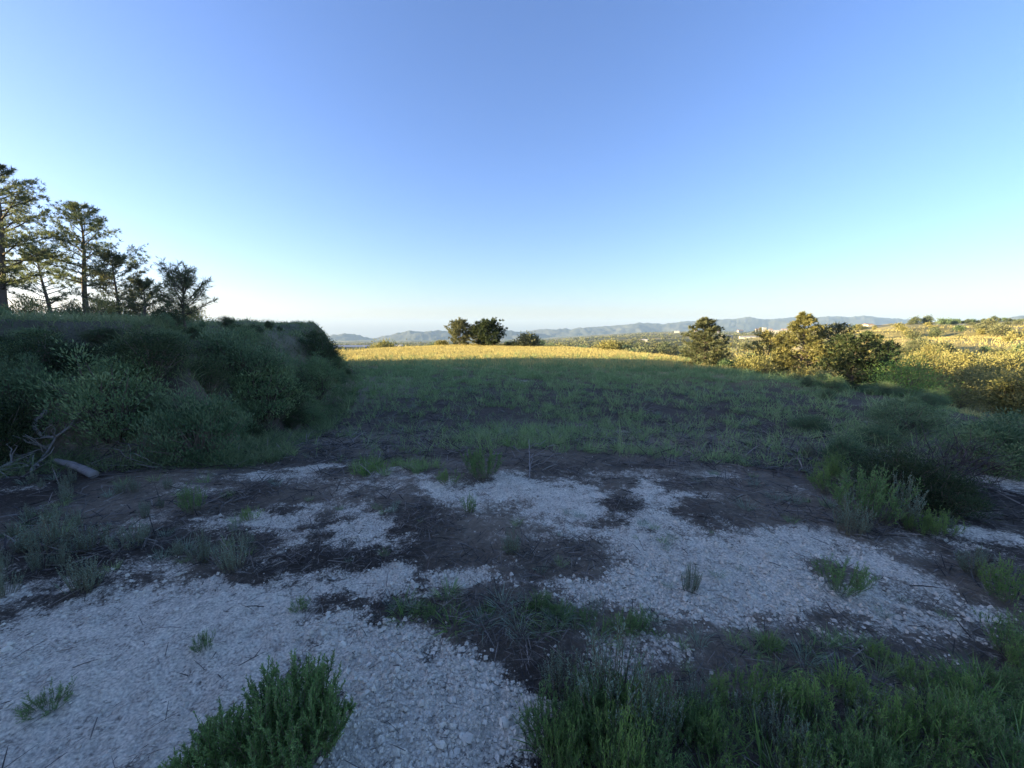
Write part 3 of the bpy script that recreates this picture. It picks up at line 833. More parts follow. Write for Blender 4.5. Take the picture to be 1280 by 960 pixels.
# ------------------------------------------------------------------ trees and bushes beyond the field
def far_pine(px, y, toppx, width, label, mat, seed, base=.1, limbs=26, kind='pine', **kw):
    r2 = np.random.default_rng(seed)
    x, yy = at_depth(px, y)
    z = hz(x, yy); D = pix_dir(px, toppx)
    h = EYE + D[2] / D[1] * yy - z
    rad = width / FPX * yy * .5
    if kind == 'pine':
        ms = pine(h, rad, base, limbs, r2, (0, 0), kw.get('tuft', .22), kw.get('per', 13), mat, kw.get('wid', .035), None, kw.get('sub', 7), kw.get('prof'), kw.get('up', .35))
        put_tree('pine_tree', ms, x, yy, label, 'tree', 0, kw.get('group'))
    else:
        ms = bush(h, rad, r2, kw.get('clumps', 46), kw.get('per', 44), kw.get('leaf', .14), kw.get('wid', .07), mat, 6, .3, kw.get('low', .08), .17)
        plant('bush', (('stems', ms[0]), ('foliage', ms[1])), (x, yy, z), 0, 1, label, 'bush', kw.get('group'))
dome = lambda s: math.sqrt(max(0.0, 1 - (s * .95) ** 2)) * (.55 + .45 * min(1, s * 5))
far_pine(574, 53, 404, 36, 'round topped pine, paler one of the pair beyond the field', M_OLIVE, 31, .03, 48, prof=dome, tuft=.34, wid=.06, per=15)
far_pine(611, 52, 405, 42, 'dark dense pine, darker one of the pair beyond the field', M_PINEDK, 32, .02, 56, prof=dome, tuft=.36, wid=.07, per=16)
far_pine(597, 55, 410, 26, 'slim olive tree squeezed between the two field pines', M_OLIVE, 33, .03, 32, prof=dome, tuft=.32, wid=.05)
far_pine(660, 51, 419, 44, 'wide round bush to the side of the dark field pine', M_OLIVE, 34, kind='bush', clumps=60, leaf=.26, wid=.12)
far_pine(765, 42, 428, 40, 'golden leafy bush at the far edge of the lit grass', M_HILLSHRUB, 35, kind='bush', leaf=.2, wid=.09)
far_pine(640, 52, 429, 22, 'little golden bush between dark pine and wide round bush', M_HILLSHRUB, 36, kind='bush', leaf=.2, wid=.09)
far_pine(553, 54, 427, 20, 'small golden bush at the foot of the paler pine', M_HILLSHRUB, 37, kind='bush', leaf=.2, wid=.09)
cone = lambda s: (1 - s) ** .95 * (.55 + .45 * min(1, s * 6)) + .015
far_pine(882, 25.5, 397, 66, 'pointed bushy conifer standing alone at the field rim', M_OLIVE, 41, .02, 60, prof=lambda s: (1 - s) ** .6 * (.65 + .35 * min(1, s * 5)) + .02, tuft=.2, wid=.034, per=15, sub=9, up=.12)
far_pine(1002, 24, 389, 82, 'tall gold lit pine with a spiky top beyond the rim', M_HILLSHRUB, 42, .06, 60, prof=lambda s: (1 - s) ** .7 * (.6 + .4 * min(1, s * 5)) + .02, tuft=.22, wid=.032, per=15, sub=9, up=.18)
far_pine(962, 25, 420, 54, 'loose golden pine leaning on the tall gold lit pine', M_HILLSHRUB, 43, .05, 34, prof=dome, tuft=.22, wid=.034, up=.4)
far_pine(1040, 24.5, 408, 60, 'pale olive tree behind the dark shaded tree', M_OLIVE, 44, .1, 38, prof=dome, tuft=.22, wid=.034)
far_pine(1072, 21.5, 424, 78, 'dark shaded broad tree between golden pine and green tree', M_PINEDK, 45, .05, 54, prof=dome, tuft=.22, wid=.04, per=16)  # dark needles: the shade on this tree is put into its colour
far_pine(1112, 23, 427, 34, 'narrow dark tree rising behind the green tree', M_PINEDK, 46, .05, 30, prof=dome, tuft=.2, wid=.036)
far_pine(1140, 18, 447, 92, 'fresh green rounded tree in shade at the valley edge', M_GREEN, 47, kind='bush', clumps=80, per=64, leaf=.10, wid=.035)
far_pine(1185, 29, 437, 26, 'narrow golden column shaped bush on the valley side', M_HILLSHRUB, 48, kind='bush', clumps=50, leaf=.14, wid=.06)
far_pine(1020, 19.5, 462, 70, 'golden bushy scrub at the foot of the tall lit pine', M_HILLSHRUB, 49, kind='bush', clumps=56, leaf=.13, wid=.05)
far_pine(950, 22.5, 447, 60, 'golden scrub below the loose golden pine', M_HILLSHRUB, 50, kind='bush', clumps=50, leaf=.13, wid=.05)
far_pine(915, 24, 452, 34, 'small dark bush at the foot of the pointed conifer', M_SCRUB, 51, kind='bush', leaf=.12, wid=.05)
far_pine(1225, 27, 462, 56, 'domed golden bush with a shadow on its side', M_HILLSHRUB, 52, kind='bush', clumps=60, leaf=.14, wid=.06)
far_pine(1158, 21, 478, 50, 'low golden bush in front of the domed golden bush', M_HILLSHRUB, 53, kind='bush', clumps=44, leaf=.11, wid=.045)
far_pine(1208, 20.5, 480, 84, 'spreading golden brown bush low on the valley side', M_HILLSHRUB, 54, kind='bush', clumps=60, leaf=.11, wid=.045)
far_pine(1262, 22, 462, 66, 'golden bush beside a pale bare rock patch', M_HILLSHRUB, 55, kind='bush', clumps=50, leaf=.13, wid=.05)
far_pine(1270, 42, 432, 44, 'broad golden bush under the terraced slope', M_HILLSHRUB, 56, kind='bush', clumps=50, leaf=.2, wid=.09)
far_pine(1218, 48, 440, 40, 'dark olive bush on the slope above the column bush', M_PINEDK, 57, kind='bush', clumps=40, leaf=.2, wid=.09)

# ------------------------------------------------------------------ shrubs on the bank face
SHR = []
for k in range(6):
    r2 = np.random.default_rng(60 + k)
    SHR.append(bush(1.0, .62, r2, 100, 96, .043, .0115, (M_SCRUB, M_BANKLEAF, M_SCRUB, M_PINEDK, M_BANKLEAF, M_PINEDK)[k], 6, (.9, .6, 1.0, .8, .5, .9)[k], .05, .085))
def shrub(k, x, y, s, label, group=None, name='bank_shrub', wide=1.0, sink=.05):
    return plant(name, (('stems', SHR[k][0]), ('foliage', SHR[k][1])), (x, y, hz(x, y) - sink), rng.uniform(0, 6.28), (s * wide, s * wide, s), label, 'shrub', group)
bank = [(3, 60, 470, 58, 1.7, 'big dark shrub near the foot of the bank by dead branches'),
        (0, 20, 520, 75, 1.3, 'grey green shrub at the foot of the bank behind the branches'),
        (1, 150, 545, 110, 1.1, 'tall broad green shrub above the pale log'),
        (2, 255, 578, 95, 1.1, 'bright green feathery shrub jutting from the foot of the bank'),
        (3, 190, 470, 60, 1.6, 'dark hollow shrub halfway up the bank'),
        (1, 330, 520, 80, 1.2, 'green shrub at the inner corner of the bank'),
        (0, 300, 480, 68, 1.5, 'dense shrub on the bank beside the sapling stem'),
        (4, 395, 500, 60, 1.1, 'low leafy shrub at the end of the bank'),
        (3, 402, 455, 36, 1.4, 'dark shrub overhanging the end of the bank'),
        (5, 130, 425, 20, 2.6, 'spreading shrub on the brow below the slender pine'),
        (2, 205, 430, 24, 2.2, 'bushy shrub on the brow below the sapling crown'),
        (4, 40, 420, 16, 2.8, 'low shrub on the brow below the thick trunked pine')]
for k, px, py, hp, wd_, lab in bank:
    x, y, h = by_px(px, py, hp); shrub(k, x, y, h, lab, None, wide=wd_)
BE = at(380, 480)      # pale bare earth left open in the scrub
n = 0
while n < 62:
    a = math.radians(rng.uniform(-56, -22)); r = math.exp(rng.uniform(math.log(6), math.log(19)))
    x, y = r * math.sin(a), r * math.cos(a)
    q = -float(poly_sd(HILL, np.array([x]), np.array([y]))[0])
    if q < .3 or q > 3.4 or math.hypot(x - BE[0], y - BE[1]) < .9: continue
    shrub(int(rng.integers(0, 6)), x, y, rng.uniform(.25, .9) * (1.0 if q < 1.3 else .7 if q < 2.0 else .48), 'green scrub growing among others on the bank face', 'scrub covering the bank', wide=rng.uniform(.75, 1.35)); n += 1
n = 0
while n < 26:
    a = math.radians(rng.uniform(-38, -21)); r = math.exp(rng.uniform(math.log(8), math.log(20)))
    x, y = r * math.sin(a), r * math.cos(a)
    q = -float(poly_sd(HILL, np.array([x]), np.array([y]))[0])
    if q < .1 or q > 1.7 or math.hypot(x - BE[0], y - BE[1]) < .9: continue
    shrub((0, 2, 4, 3, 5)[n % 5], x, y, rng.uniform(.3, .62) * (1.0 if q < 1.6 else .6), 'tangled green scrub on the far end of the bank', 'scrub on the far end of the bank', wide=rng.uniform(.9, 1.6)); n += 1

# ------------------------------------------------------------------ shrubs and bushes over the sunny hillside and the near plain
rng = np.random.default_rng(83)
HB = []
for k in range(6):
    r2 = np.random.default_rng(300 + k)
    HB.append(bush(1.0, (.7, .9, .6, .8, 1.0, .55)[k], r2, 26, 34, .17, .10, (M_HILLSHRUB, M_OLIVE, M_HILLSHRUB, M_SCRUB, M_OLIVE, M_PINE)[k], 4, .3, .05, .17))
HF = [bush(1.0, (.7, .9, .6, .8, 1.0, .55)[k], np.random.default_rng(340 + k), 44, 74, .075, .042, (M_HILLSHRUB, M_OLIVE, M_HILLSHRUB, M_SCRUB, M_OLIVE, M_PINE)[k], 5, .3, .04, .15) for k in range(6)]   # finer leaves for the nearer bushes
def hill_bush(k, x, y, s, label, group, name='hill_bush', cat='bush'):
    B = HF if math.hypot(x, y) < 95 else HB
    return plant(name, (('stems', B[k][0]), ('foliage', B[k][1])), (x, y, hz(x, y) - .04 * s), rng.uniform(0, 6.28), s, label, cat, group)
n = 0
GL = (('golden leafy bush dotted over the sunny hillside', 'golden bushes on the hillside'), ('olive green bush dotted over the sunny hillside', 'olive bushes on the hillside'),
      ('golden leafy bush dotted over the sunny hillside', 'golden bushes on the hillside'), ('dark green bush dotted over the sunny hillside', 'dark bushes on the hillside'),
      ('olive green bush dotted over the sunny hillside', 'olive bushes on the hillside'), ('dark green bush dotted over the sunny hillside', 'dark bushes on the hillside'))
while n < 250:
    a = math.radians(rng.uniform(16, 54)); r = math.exp(rng.uniform(math.log(30), math.log(420)))
    x, y = r * math.sin(a), r * math.cos(a)
    if float(poly_sd(PLATEAU, np.array([x]), np.array([y]))[0]) < 7: continue
    if float(fbm(np.array([x * .02]), np.array([y * .02]), 3, 303)[0]) + rng.uniform(-.2, .2) < -.1: continue
    k = int(rng.choice(6, p=(.24, .22, .2, .12, .14, .08)))
    if r < 65: k = (0, 2)[n % 2]
    hill_bush(k, x, y, rng.uniform(.9, 2.3) * (1 + r / 500), *GL[k]); n += 1
n = 0
while n < 110:
    a = math.radians(rng.uniform(-26, 26)); r = math.exp(rng.uniform(math.log(66), math.log(420)))
    x, y = r * math.sin(a), r * math.cos(a)
    if float(poly_sd(PLATEAU, np.array([x]), np.array([y]))[0]) < 9: continue
    k = int(rng.integers(0, 6))
    hill_bush((1, 3, 5, 4, 3, 0)[k], x, y, rng.uniform(1.6, 3.6) * (1 + r / 900), 'rounded tree of the groves on the plain beyond the field', 'trees of the plain', 'grove_tree', 'tree'); n += 1
for px, top, wd_, lab in ((1143, 397, 16, 'rounded tree, taller of the two on the hill skyline'), (1158, 396, 22, 'broad tree, wider of the two on the hill skyline'), (1178, 401, 10, 'small tree beside the broad tree on the skyline')):
    y = 300; x, y = at_depth(px, y); z = hz(x, y); D = pix_dir(px, top); h = max(3.0, EYE + D[2] / D[1] * y - z)
    hill_bush(5, x, y, h * 1.05, lab, None, 'skyline_tree', 'tree')
for i in range(16):
    x, y = at_depth(1195 + i * 6.5, 290 + 3 * i); hill_bush(5 if i % 3 else 3, x, y, rng.uniform(2.2, 3.6), 'low tree in the hedge along the hill skyline', 'hedge on the hill skyline', 'hedge_tree', 'tree')

def distant_scrub():
    b = MB()
    r = np.exp(rng.uniform(math.log(180), math.log(3800), 9000)); a = np.radians(rng.uniform(-48, 40, 9000))
    x, y = r * np.sin(a), r * np.cos(a)
    keep = rng.random(9000) < sstep(-.2, .15, fbm(x * .006, y * .003, 3, 311)) * .9 + .1
    x, y, r = x[keep], y[keep], r[keep]; n = len(x); k = 12
    s = np.repeat(rng.uniform(1.2, 3.0, n) * np.clip(r / 500, .8, 2.4), k)
    C = np.repeat(np.stack([x, y, height(x, y)], 1), k, 0)
    P = C + rng.normal(0, 1, (n * k, 3)) * s[:, None] * [[.65, .65, .28]]; P[:, 2] = np.maximum(P[:, 2], C[:, 2]) + s * .12
    b.leaves(P, rng.normal(0, 1, (n * k, 3)) + [[0, 0, .5]], s * rng.uniform(.6, 1.1, n * k), s * .5, rng, np.clip(np.repeat(rng.beta(1.6, 2, n), k) + rng.normal(0, .1, n * k), 0, 1))
    o = obj('distant_scrub', b.mesh('distant_scrub', M_OLIVE)); tag(o, 'far scrub and groves spread over the hazy plain', kind='stuff')
distant_scrub()

# ------------------------------------------------------------------ buildings of the far town
M_WALL = solid('pale_render', (0.42, 0.39, 0.33), (0.56, 0.53, 0.47), .3, .9, .0)
M_ROOF = solid('tile_roof', (0.34, 0.19, 0.12), (0.46, 0.28, 0.19), .5, .9, .0)
M_SHED = solid('shed_roof', (0.40, 0.40, 0.39), (0.54, 0.53, 0.51), .2, .6, .0)
M_PANE = solid('window_glass', (0.05, 0.06, 0.07), (0.10, 0.11, 0.12), .5, .2, .0)
def boxmesh(name, x0, x1, y0, y1, z0, z1, mat):
    V = np.array([(x, y, z) for x in (x0, x1) for y in (y0, y1) for z in (z0, z1)], float)
    F = np.array([(0, 1, 3, 2), (4, 6, 7, 5), (0, 4, 5, 1), (2, 3, 7, 6), (0, 2, 6, 4), (1, 5, 7, 3)])
    return make_mesh(name, V, [F], None, False, [mat])
def gable(name, w_, d_, z0, rise, mat, o=.4):
    x, y = w_ / 2 + o, d_ / 2 + o
    V = np.array([(-x, -y, z0), (x, -y, z0), (x, y, z0), (-x, y, z0), (-x, 0, z0 + rise), (x, 0, z0 + rise)], float)
    return make_mesh(name, V, [np.array([(0, 1, 5, 4), (2, 3, 4, 5), (3, 2, 1, 0)]), np.array([(0, 4, 3), (1, 2, 5)])], None, False, [mat])
M_GLASSHOUSE = solid('shaded_greenhouse_sheet', (0.22, 0.24, 0.27), (0.34, 0.36, 0.39), .2, .5, .0)  # darker grey: the shade over the greenhouse is put into its colour
def building(px, py, wpx, hpx, label, shed=False, group=None, flat=False, greenhouse=False):
    x, y = at(px, py); t = math.hypot(x, y) / math.hypot((px - 640) / FPX, 1)
    w_ = wpx / FPX * t; h = hpx / FPX * t; d_ = max(w_ * .6, 8)
    e = obj('warehouse' if shed else 'house', None, None, (x, y, hz(x, y) - .5), (0, 0, rng.uniform(-.5, .2)))
    tag(e, label, 'building', group)
    obj('wall', boxmesh('wall', -w_ / 2, w_ / 2, -d_ / 2, d_ / 2, 0, h, M_GLASSHOUSE if greenhouse else M_WALL), e)
    if greenhouse: obj('roof', gable('roof', w_, d_, h + .003, h * .35, M_GLASSHOUSE), e)
    elif flat: obj('roof', boxmesh('roof', -w_ / 2 - .3, w_ / 2 + .3, -d_ / 2 - .3, d_ / 2 + .3, h + .003, h + .6, M_SHED), e)
    else: obj('roof', gable('roof', w_, d_, h + .003, h * (.25 if shed else .4), M_SHED if shed else M_ROOF), e)
    for i in range(3): obj('window', boxmesh('window', -w_ * .32 + i * w_ * .26, -w_ * .32 + i * w_ * .26 + w_ * .1, -d_ / 2 - .12, -d_ / 2 - .02, h * .45, h * .75, M_PANE), e)
building(907, 423, 13, 4.0, 'white flat roofed shed nearest of the town buildings', True, None, True)
building(938, 423, 24, 2.6, 'long low pale warehouse at the near edge of the town', True)
building(955, 417, 4, 7.5, 'slim pale tower block standing over the far town', False, None, True)
building(971, 417, 12, 4, 'wide pale warehouse beside the slim tower block', True)
building(846, 416, 6, 2.2, 'white shed alone on the plain away from the town', True)
building(806, 427, 7, 3, 'little white shed among the groves beyond the field', True)
building(440, 436, 62, 4, 'long low greenhouse beyond the bank with shade in its grey colour', True, None, False, True)
building(492, 434, 30, 3, 'pale shed standing next to the long greenhouse', True)
for px, py, ww, hh in ((888, 416, 6, 2.6), (897, 417, 5, 2.6), (925, 416, 6, 2.8), (947, 415, 5, 3), (963, 415, 4, 3), (980, 415, 6, 3), (990, 416, 7, 3), (870, 416, 4, 2.4), (1012, 412, 5, 2.5), (1085, 408, 6, 3), (700, 418, 4, 2)):
    building(px, py, ww, hh, 'small pale house of the far town', False, 'houses of the far town')

# ------------------------------------------------------------------ dead wood by the foot of the bank
def px_path(pts):
    """photo points on or just above the ground -> world path; third value lifts the point"""
    out = []
    for px, py, l in pts:
        x, y = at(px, py); out.append((x, y, hz(x, y) + l))
    return np.array(out)
def smooth_path(p, n):
    k = np.linspace(0, 1, len(p)); q = np.linspace(0, 1, n)
    return np.stack([np.interp(q, k, p[:, c]) for c in range(3)], 1)
def dead_wood(name, label, main, r0, r1, forks, cat='branch', sides=7):
    P = smooth_path(px_path(main), 12); o = P[0].copy()
    jt = 0.04 if name == 'fallen_log' else .25
    P = P - o + rng.normal(0, r0 * jt, P.shape)
    e = MB(); e.tube(P, np.linspace(r0, r1, 12) * rng.uniform(1 - jt * .6, 1 + jt * .6, 12), sides)
    root = obj(name, None, None, o); tag(root, label, cat)
    obj('stem', e.mesh('stem', M_DEAD, True), root)
    for f in range(forks):
        b = MB(); i = int(rng.integers(3, 12)); p = P[min(i, 11)]
        d = nrm(rng.normal(0, 1, 3) * [1, .7, .5] + np.array([.2, 0, .55])); ln = rng.uniform(.15, .5)
        k = np.linspace(0, 1, 6)[:, None]
        b.tube(p + d * ln * k + rng.normal(0, .02, (6, 3)) * k, np.linspace(r1 * .8, .003, 6), 5)
        obj('twig', b.mesh('twig', M_DEAD, True), root)
    return root
dead_wood('fallen_log', 'pale weathered log lying at the foot of the bank', [(70, 582, .05), (95, 589, .045), (118, 598, .04)], .036, .045, 0, 'log', 9)
dead_wood('dead_branch', 'grey curved dead branch with twigs beside the pale log', [(64, 534, .25), (46, 548, .22), (50, 556, .16), (70, 562, .16), (86, 556, .2), (98, 545, .22)], .028, .012, 8)
dead_wood('dead_branch', 'long dead branch lying flat in the branch heap', [(-20, 578, .06), (10, 572, .08), (35, 580, .06), (50, 588, .05)], .03, .014, 7)
dead_wood('dead_branch', 'short dead branch propped under the curved branch', [(40, 590, .02), (60, 575, .1), (75, 560, .18)], .02, .010, 6)
dead_wood('dead_branch', 'forked dead branch nearest the frame of the branch heap', [(-25, 600, .04), (5, 590, .06), (25, 583, .08)], .03, .012, 6)
dead_wood('dead_branch', 'thin grey branch lying along the edge of the track', [(120, 583, .02), (160, 584, .02), (205, 585, .02)], .010, .004, 4)
dead_wood('dead_branch', 'thin bare forked stick standing at the field front', [(662, 597, 0), (662, 585, .1), (661, 572, .22)], .008, .004, 6)

# ------------------------------------------------------------------ herbs, grasses and shrubs of the foreground
def top_h(px, by, ty):
    x, y = at(px, by); D = pix_dir(px, ty)
    return x, y, max(.05, EYE + D[2] / D[1] * y - hz(x, y))
def rose_set(n, seed, **kw): return [rosemary(1.0, .55, np.random.default_rng(seed + i), **kw) for i in range(n)]
RG = rose_set(3, 400, stems=46, leaves=34, leaf=.085, wid=.011, stem_r=.005, mat=M_ROSE)          # green
GG = rose_set(3, 420, stems=54, leaves=26, leaf=.06, wid=.012, stem_r=.007, mat=M_GREY, lean=.5, side=1)   # grey green wands
YG = rose_set(2, 440, stems=34, leaves=30, leaf=.09, wid=.012, stem_r=.005, mat=M_GREEN)
TF = [tuft(1.0, 1.0, np.random.default_rng(460 + i), 46, .022, (M_GRASS, M_GREEN, M_GRASS, M_GREY)[i], .6, .5) for i in range(4)]
TW = [twiggy(1.0, .9, np.random.default_rng(480 + i)) for i in range(2)]
def herb(kind, px, by, ty, wpx, label, group=None, name=None, cat='shrub'):
    x, y, h = top_h(px, by, ty)
    D = pix_dir(px, by); t = y / D[1]
    wm = wpx / FPX * t
    S = {'R': RG, 'G': GG, 'Y': YG}[kind]; m = S[int(rng.integers(0, len(S)))]
    sx = wm / 1.25
    return plant(name or {'R': 'rosemary_shrub', 'G': 'grey_shrub', 'Y': 'leafy_herb'}[kind], (('stems', m[0]), ('foliage', m[1])), (x, y, hz(x, y) - .01), rng.uniform(0, 6.28), (sx, sx, h), label, cat, group)

hero = rosemary(.38, .23, np.random.default_rng(500), 140, 110, .021, .0034, M_ROSE, .0021, .55, 3)
x, y = -.82, 1.28
plant('rosemary_shrub', (('stems', hero[0]), ('foliage', hero[1])), (x, y, hz(x, y) - .01), 0, 1, 'dense dark green rosemary shrub growing in the gravel', 'shrub')
hero2 = rosemary(.27, .17, np.random.default_rng(501), 80, 90, .020, .0034, M_ROSE, .0020, .7, 3)
x, y = -1.03, 1.22
plant('rosemary_shrub', (('stems', hero2[0]), ('foliage', hero2[1])), (x, y, hz(x, y) - .01), 0, 1, 'lower open rosemary shrub joined to the dense one', 'shrub')

for a in (('G', 765, 905, 778, 140, 'tall grey green wispy shrub at the gravel edge'),
          ('G', 705, 868, 805, 80, 'shorter grey green shrub beside the tall wispy one'),
          ('G', 820, 930, 830, 80, 'slim grey green shrub behind the yellowish wands'),
          ('Y', 775, 990, 850, 80, 'yellowish green wands in front of the tall wispy shrub'),
          ('Y', 700, 985, 890, 70, 'yellowish green wands at the corner of the gravel'),
          ('G', 105, 738, 690, 62, 'pale grey green bush at the edge of the dusty track'),
          ('G', 2, 745, 700, 50, 'grey green bush cut by the frame beside the dusty track'),
          ('G', 252, 702, 660, 36, 'grey green tuft with a dark base, left of a pair'),
          ('G', 292, 712, 662, 52, 'fuller grey green tuft of the pair on dark soil'),
          ('G', 60, 690, 632, 70, 'row end grey green stalks standing in dark litter'),
          ('G', 110, 688, 645, 60, 'grey green stalks in the middle of the litter row'),
          ('G', 165, 684, 648, 60, 'low grey green stalks at the inner end of the litter row'),
          ('R', 1050, 738, 692, 70, 'dark wiry shrub alone on the white track'),
          ('G', 862, 738, 700, 40, 'small wiry tuft with dry stalks on the white track'),
          ('G', 640, 692, 655, 34, 'grey green tuft in the dark tongue of litter'),
          ('Y', 586, 640, 612, 26, 'tiny green tuft alone on the white patch'),
          ('Y', 562, 606, 582, 34, 'green tuft at the upper edge of the white patch'),
          ('Y', 315, 650, 628, 26, 'tiny bright green tuft between the white spots'),
          ('R', 242, 640, 600, 34, 'upright green tuft below the jutting bank shrub'),
          ('R', 605, 596, 548, 60, 'leafy green shrub at the front of the field'),
          ('R', 1085, 650, 575, 90, 'grey green wands in front of the big scrub by the track'),
          ('G', 1062, 668, 610, 54, 'pale grey green wands at the lower edge of the scrub'),
          ('Y', 1038, 620, 578, 50, 'yellow green wands at the field side of the scrub'),
          ('G', 1120, 652, 590, 70, 'silver green shrub in the middle of the scrub by the track'),
          ('Y', 1178, 668, 632, 56, 'green wands where the side path begins'),
          ('Y', 1262, 752, 690, 70, 'bright green shrub beyond the dark litter by the track'),
          ('G', 1222, 722, 680, 60, 'grey green shrub next to the bright green one'),
          ('Y', 968, 818, 790, 36, 'small pale leafy herb in the dark litter'),
          ('Y', 1102, 830, 800, 40, 'small herb with yellow tips in the dark litter'),
          ('R', 60, 884, 858, 60, 'low dark cushion herb on the dusty track'),
          ('R', 255, 812, 786, 30, 'tiny dark herb between dust and gravel'),
          ('R', 375, 762, 745, 30, 'tiny dark herb at the end of the dusty track')):
    herb(*a)
x, y, h = top_h(1180, 612, 535)
plant('bare_bush', (('twigs', TW[0]),), (x, y, hz(x, y)), 1., (h * 1.1, h * 1.1, h * .95), 'leafless purple brown bush behind the green scrub', 'bush')
x, y, h = top_h(1245, 560, 505)
plant('bare_bush', (('twigs', TW[1]),), (x, y, hz(x, y)), 2., (h, h, h * .8), 'smaller leafless bush further along the rim', 'bush')
for k, px, py, ty, wd_, lab in ((3, 1120, 620, 555, 1.5, 'dark green scrub mound between field and side path'), (0, 1060, 580, 540, 1.5, 'low scrub spilling over the field edge'), (3, 1180, 640, 585, 1.5, 'dark scrub mound beside the leafless bush'), (1, 1230, 590, 530, 1.5, 'green scrub on the slope below the rim'), (2, 1100, 560, 528, 1.9, 'mid green scrub on the rim of the field'), (0, 1010, 540, 515, 1.8, 'flat scrub patch along the field rim'), (4, 1150, 530, 500, 1.6, 'olive scrub against the golden bushes')):
    x, y, h = top_h(px, py, ty); shrub(k, x, y, h, lab, None, 'scrub_mound', wd_)

# scrub along the broken rim on the right
n = 0
while n < 30:
    x, y = rng.uniform(5.8, 17), rng.uniform(3.8, 19)
    d = float(poly_sd(PLATEAU, np.array([x]), np.array([y]))[0])
    if d < -1.1 or d > 3.2: continue
    shrub((0, 1, 2, 4)[n % 4], x, y, rng.uniform(.3, .75), 'green scrub along the broken rim of the field', 'scrub along the field rim', 'rim_shrub', rng.uniform(1.0, 1.9)); n += 1

def scatter_herbs(N, region, kinds, h0, h1, w, label, group, name, cat, dens=None):
    """plants inside an outline on the ground"""
    P = np.array(gpoly(region)); lo, hi = P.min(0), P.max(0); n = 0; tries = 0
    while n < N and tries < 8000:
        tries += 1
        x, y = rng.uniform(lo[0], hi[0]), rng.uniform(lo[1], hi[1])
        # even in the distance as seen along the ground
        if rng.random() > (1.3 / max(y, 1.3)) ** .6: continue
        if float(poly_sd(P, np.array([x]), np.array([y]))[0]) > 0: continue
        if dens is not None and rng.random() > dens(x, y): continue
        m = kinds[int(rng.integers(0, len(kinds)))]; h = rng.uniform(h0, h1)
        if isinstance(m, tuple): plant(name, (('stems', m[0]), ('foliage', m[1])), (x, y, hz(x, y) - .01), rng.uniform(0, 6.28), (h * w, h * w, h), label, cat, group)
        else:
            o = obj(name, m, None, (x, y, hz(x, y)), (0, 0, rng.uniform(0, 6.28)), (h * w, h * w, h)); tag(o, label, cat, group)
        n += 1
BR = [(690, 990), (680, 905), (760, 895), (840, 880), (960, 885), (1080, 860), (1180, 840), (1310, 810), (1310, 1010), (900, 1010)]
scatter_herbs(52, BR, RG + YG, .15, .29, .85, 'green wand stemmed herb in the thicket at the track side', 'herbs of the green thicket', 'thicket_herb', 'herb')
scatter_herbs(14, BR, GG, .14, .24, .8, 'grey green herb in the thicket at the track side', 'grey herbs of the thicket', 'thicket_herb', 'herb')
scatter_herbs(44, BR, [TF[0], TF[1]], .10, .22, .9, 'green grass tuft in the thicket at the track side', 'grass tufts of the thicket', 'grass_tuft', 'grass')
scatter_herbs(38, [(415, 752), (560, 744), (700, 752), (830, 775), (840, 800), (640, 800), (560, 790), (480, 776)], [TF[0], TF[1], TF[3]], .05, .12, 1.3, 'low green grass tuft in the strip between two chalk patches', 'grass strip tufts', 'grass_tuft', 'grass')
scatter_herbs(10, [(415, 752), (700, 752), (830, 785), (700, 800), (560, 790)], RG, .07, .13, 1.2, 'low green herb in the strip between two chalk patches', 'herbs of the grass strip', 'strip_herb', 'herb')
scatter_herbs(30, [(430, 597), (440, 578), (540, 575), (560, 590), (540, 597)], [TF[0], TF[1]], .10, .22, .7, 'upright grass tuft in the row at the field front', 'grass row at the field front', 'grass_tuft', 'grass')
scatter_herbs(32, [(840, 790), (1000, 800), (1290, 830), (1300, 860), (1100, 880), (850, 890)], [TF[0], TF[3], TF[2]], .05, .13, .8, 'small thin grass tuft in the dark litter', 'thin tufts in the litter', 'grass_tuft', 'grass')
scatter_herbs(26, [(0, 600), (300, 600), (330, 700), (200, 720), (0, 730)], [TF[0], TF[3], TF[2]], .08, .17, .8, 'thin grass tuft on the dark soil below the bank', 'thin tufts below the bank', 'grass_tuft', 'grass')
scatter_herbs(24, [(0, 600), (220, 610), (330, 690), (200, 710), (0, 730)], GG, .10, .20, .7, 'grey green stalks on the dark soil below the bank', 'stalks below the bank', 'stalk_herb', 'herb')
scatter_herbs(18, [(330, 600), (560, 640), (780, 640), (760, 720), (430, 720)], [TF[3], TF[0]], .04, .10, .9, 'tiny grass tuft in the litter between the chalk patches', 'tiny tufts between chalk patches', 'grass_tuft', 'grass')
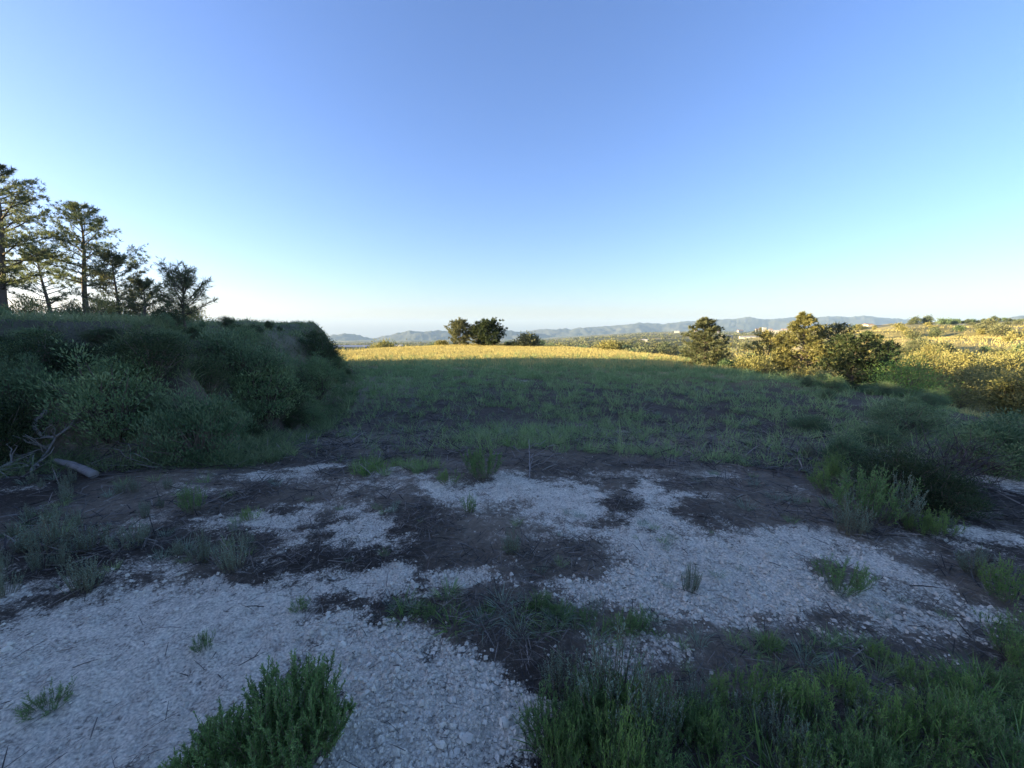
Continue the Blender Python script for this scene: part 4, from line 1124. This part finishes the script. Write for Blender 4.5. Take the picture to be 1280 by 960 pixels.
scatter_herbs(16, [(780, 640), (1000, 680), (1280, 770), (1200, 790), (800, 750)], [TF[3], TF[0]], .03, .08, 1., 'tiny grass tuft growing on the white track', 'tiny tufts on the white track', 'grass_tuft', 'grass')
scatter_herbs(26, [(1000, 560), (1080, 560), (1200, 620), (1200, 670), (1080, 668), (1010, 630)], GG + YG, .12, .30, .8, 'wand stemmed herb in the scrub by the side path', 'herbs of the scrub by the path', 'scrub_herb', 'herb')
scatter_herbs(22, [(860, 600), (1000, 560), (1060, 600), (1060, 660), (960, 655)], [TF[0], TF[3]], .06, .14, 1., 'grass tuft at the foot of the scrub by the path', 'tufts at the foot of the scrub', 'grass_tuft', 'grass')
scatter_herbs(48, [(440, 560), (470, 500), (640, 480), (960, 490), (1000, 540), (860, 560), (640, 580)], [TF[0], TF[1], TF[3]], .12, .28, .6, 'taller grass tuft standing in the shaded field', 'taller tufts in the field', 'grass_tuft', 'grass')
scatter_herbs(20, [(430, 520), (430, 480), (470, 465), (520, 480), (480, 520)], [TF[0], TF[1]], .2, .4, .6, 'tall grass tuft at the end of the bank', 'tall grass by the bank end', 'grass_tuft', 'grass')

# ------------------------------------------------------------------ haze
def build_haze():
    m, N, L = new_mat('haze_air')
    out = N.new('ShaderNodeOutputMaterial'); v = N.new('ShaderNodeVolumePrincipled')
    v.inputs['Color'].default_value = (0.46, 0.68, 1.0, 1); v.inputs['Density'].default_value = HAZE
    v.inputs['Anisotropy'].default_value = 0.0
    L.new(v.outputs[0], out.inputs['Volume'])
    x0, x1, y0, y1, z0, z1 = -15500, 15500, -15500, 15500, -390, 290
    V = np.array([(x, y, z) for x in (x0, x1) for y in (y0, y1) for z in (z0, z1)], float)
    F = np.array([(0, 1, 3, 2), (4, 6, 7, 5), (0, 4, 5, 1), (2, 3, 7, 6), (0, 2, 6, 4), (1, 5, 7, 3)])
    o = obj('haze', make_mesh('haze', V, [F], None, False, [m])); tag(o, 'thin pale haze in the air over the valley', kind='stuff')
HAZE = 7.0e-5
build_haze()
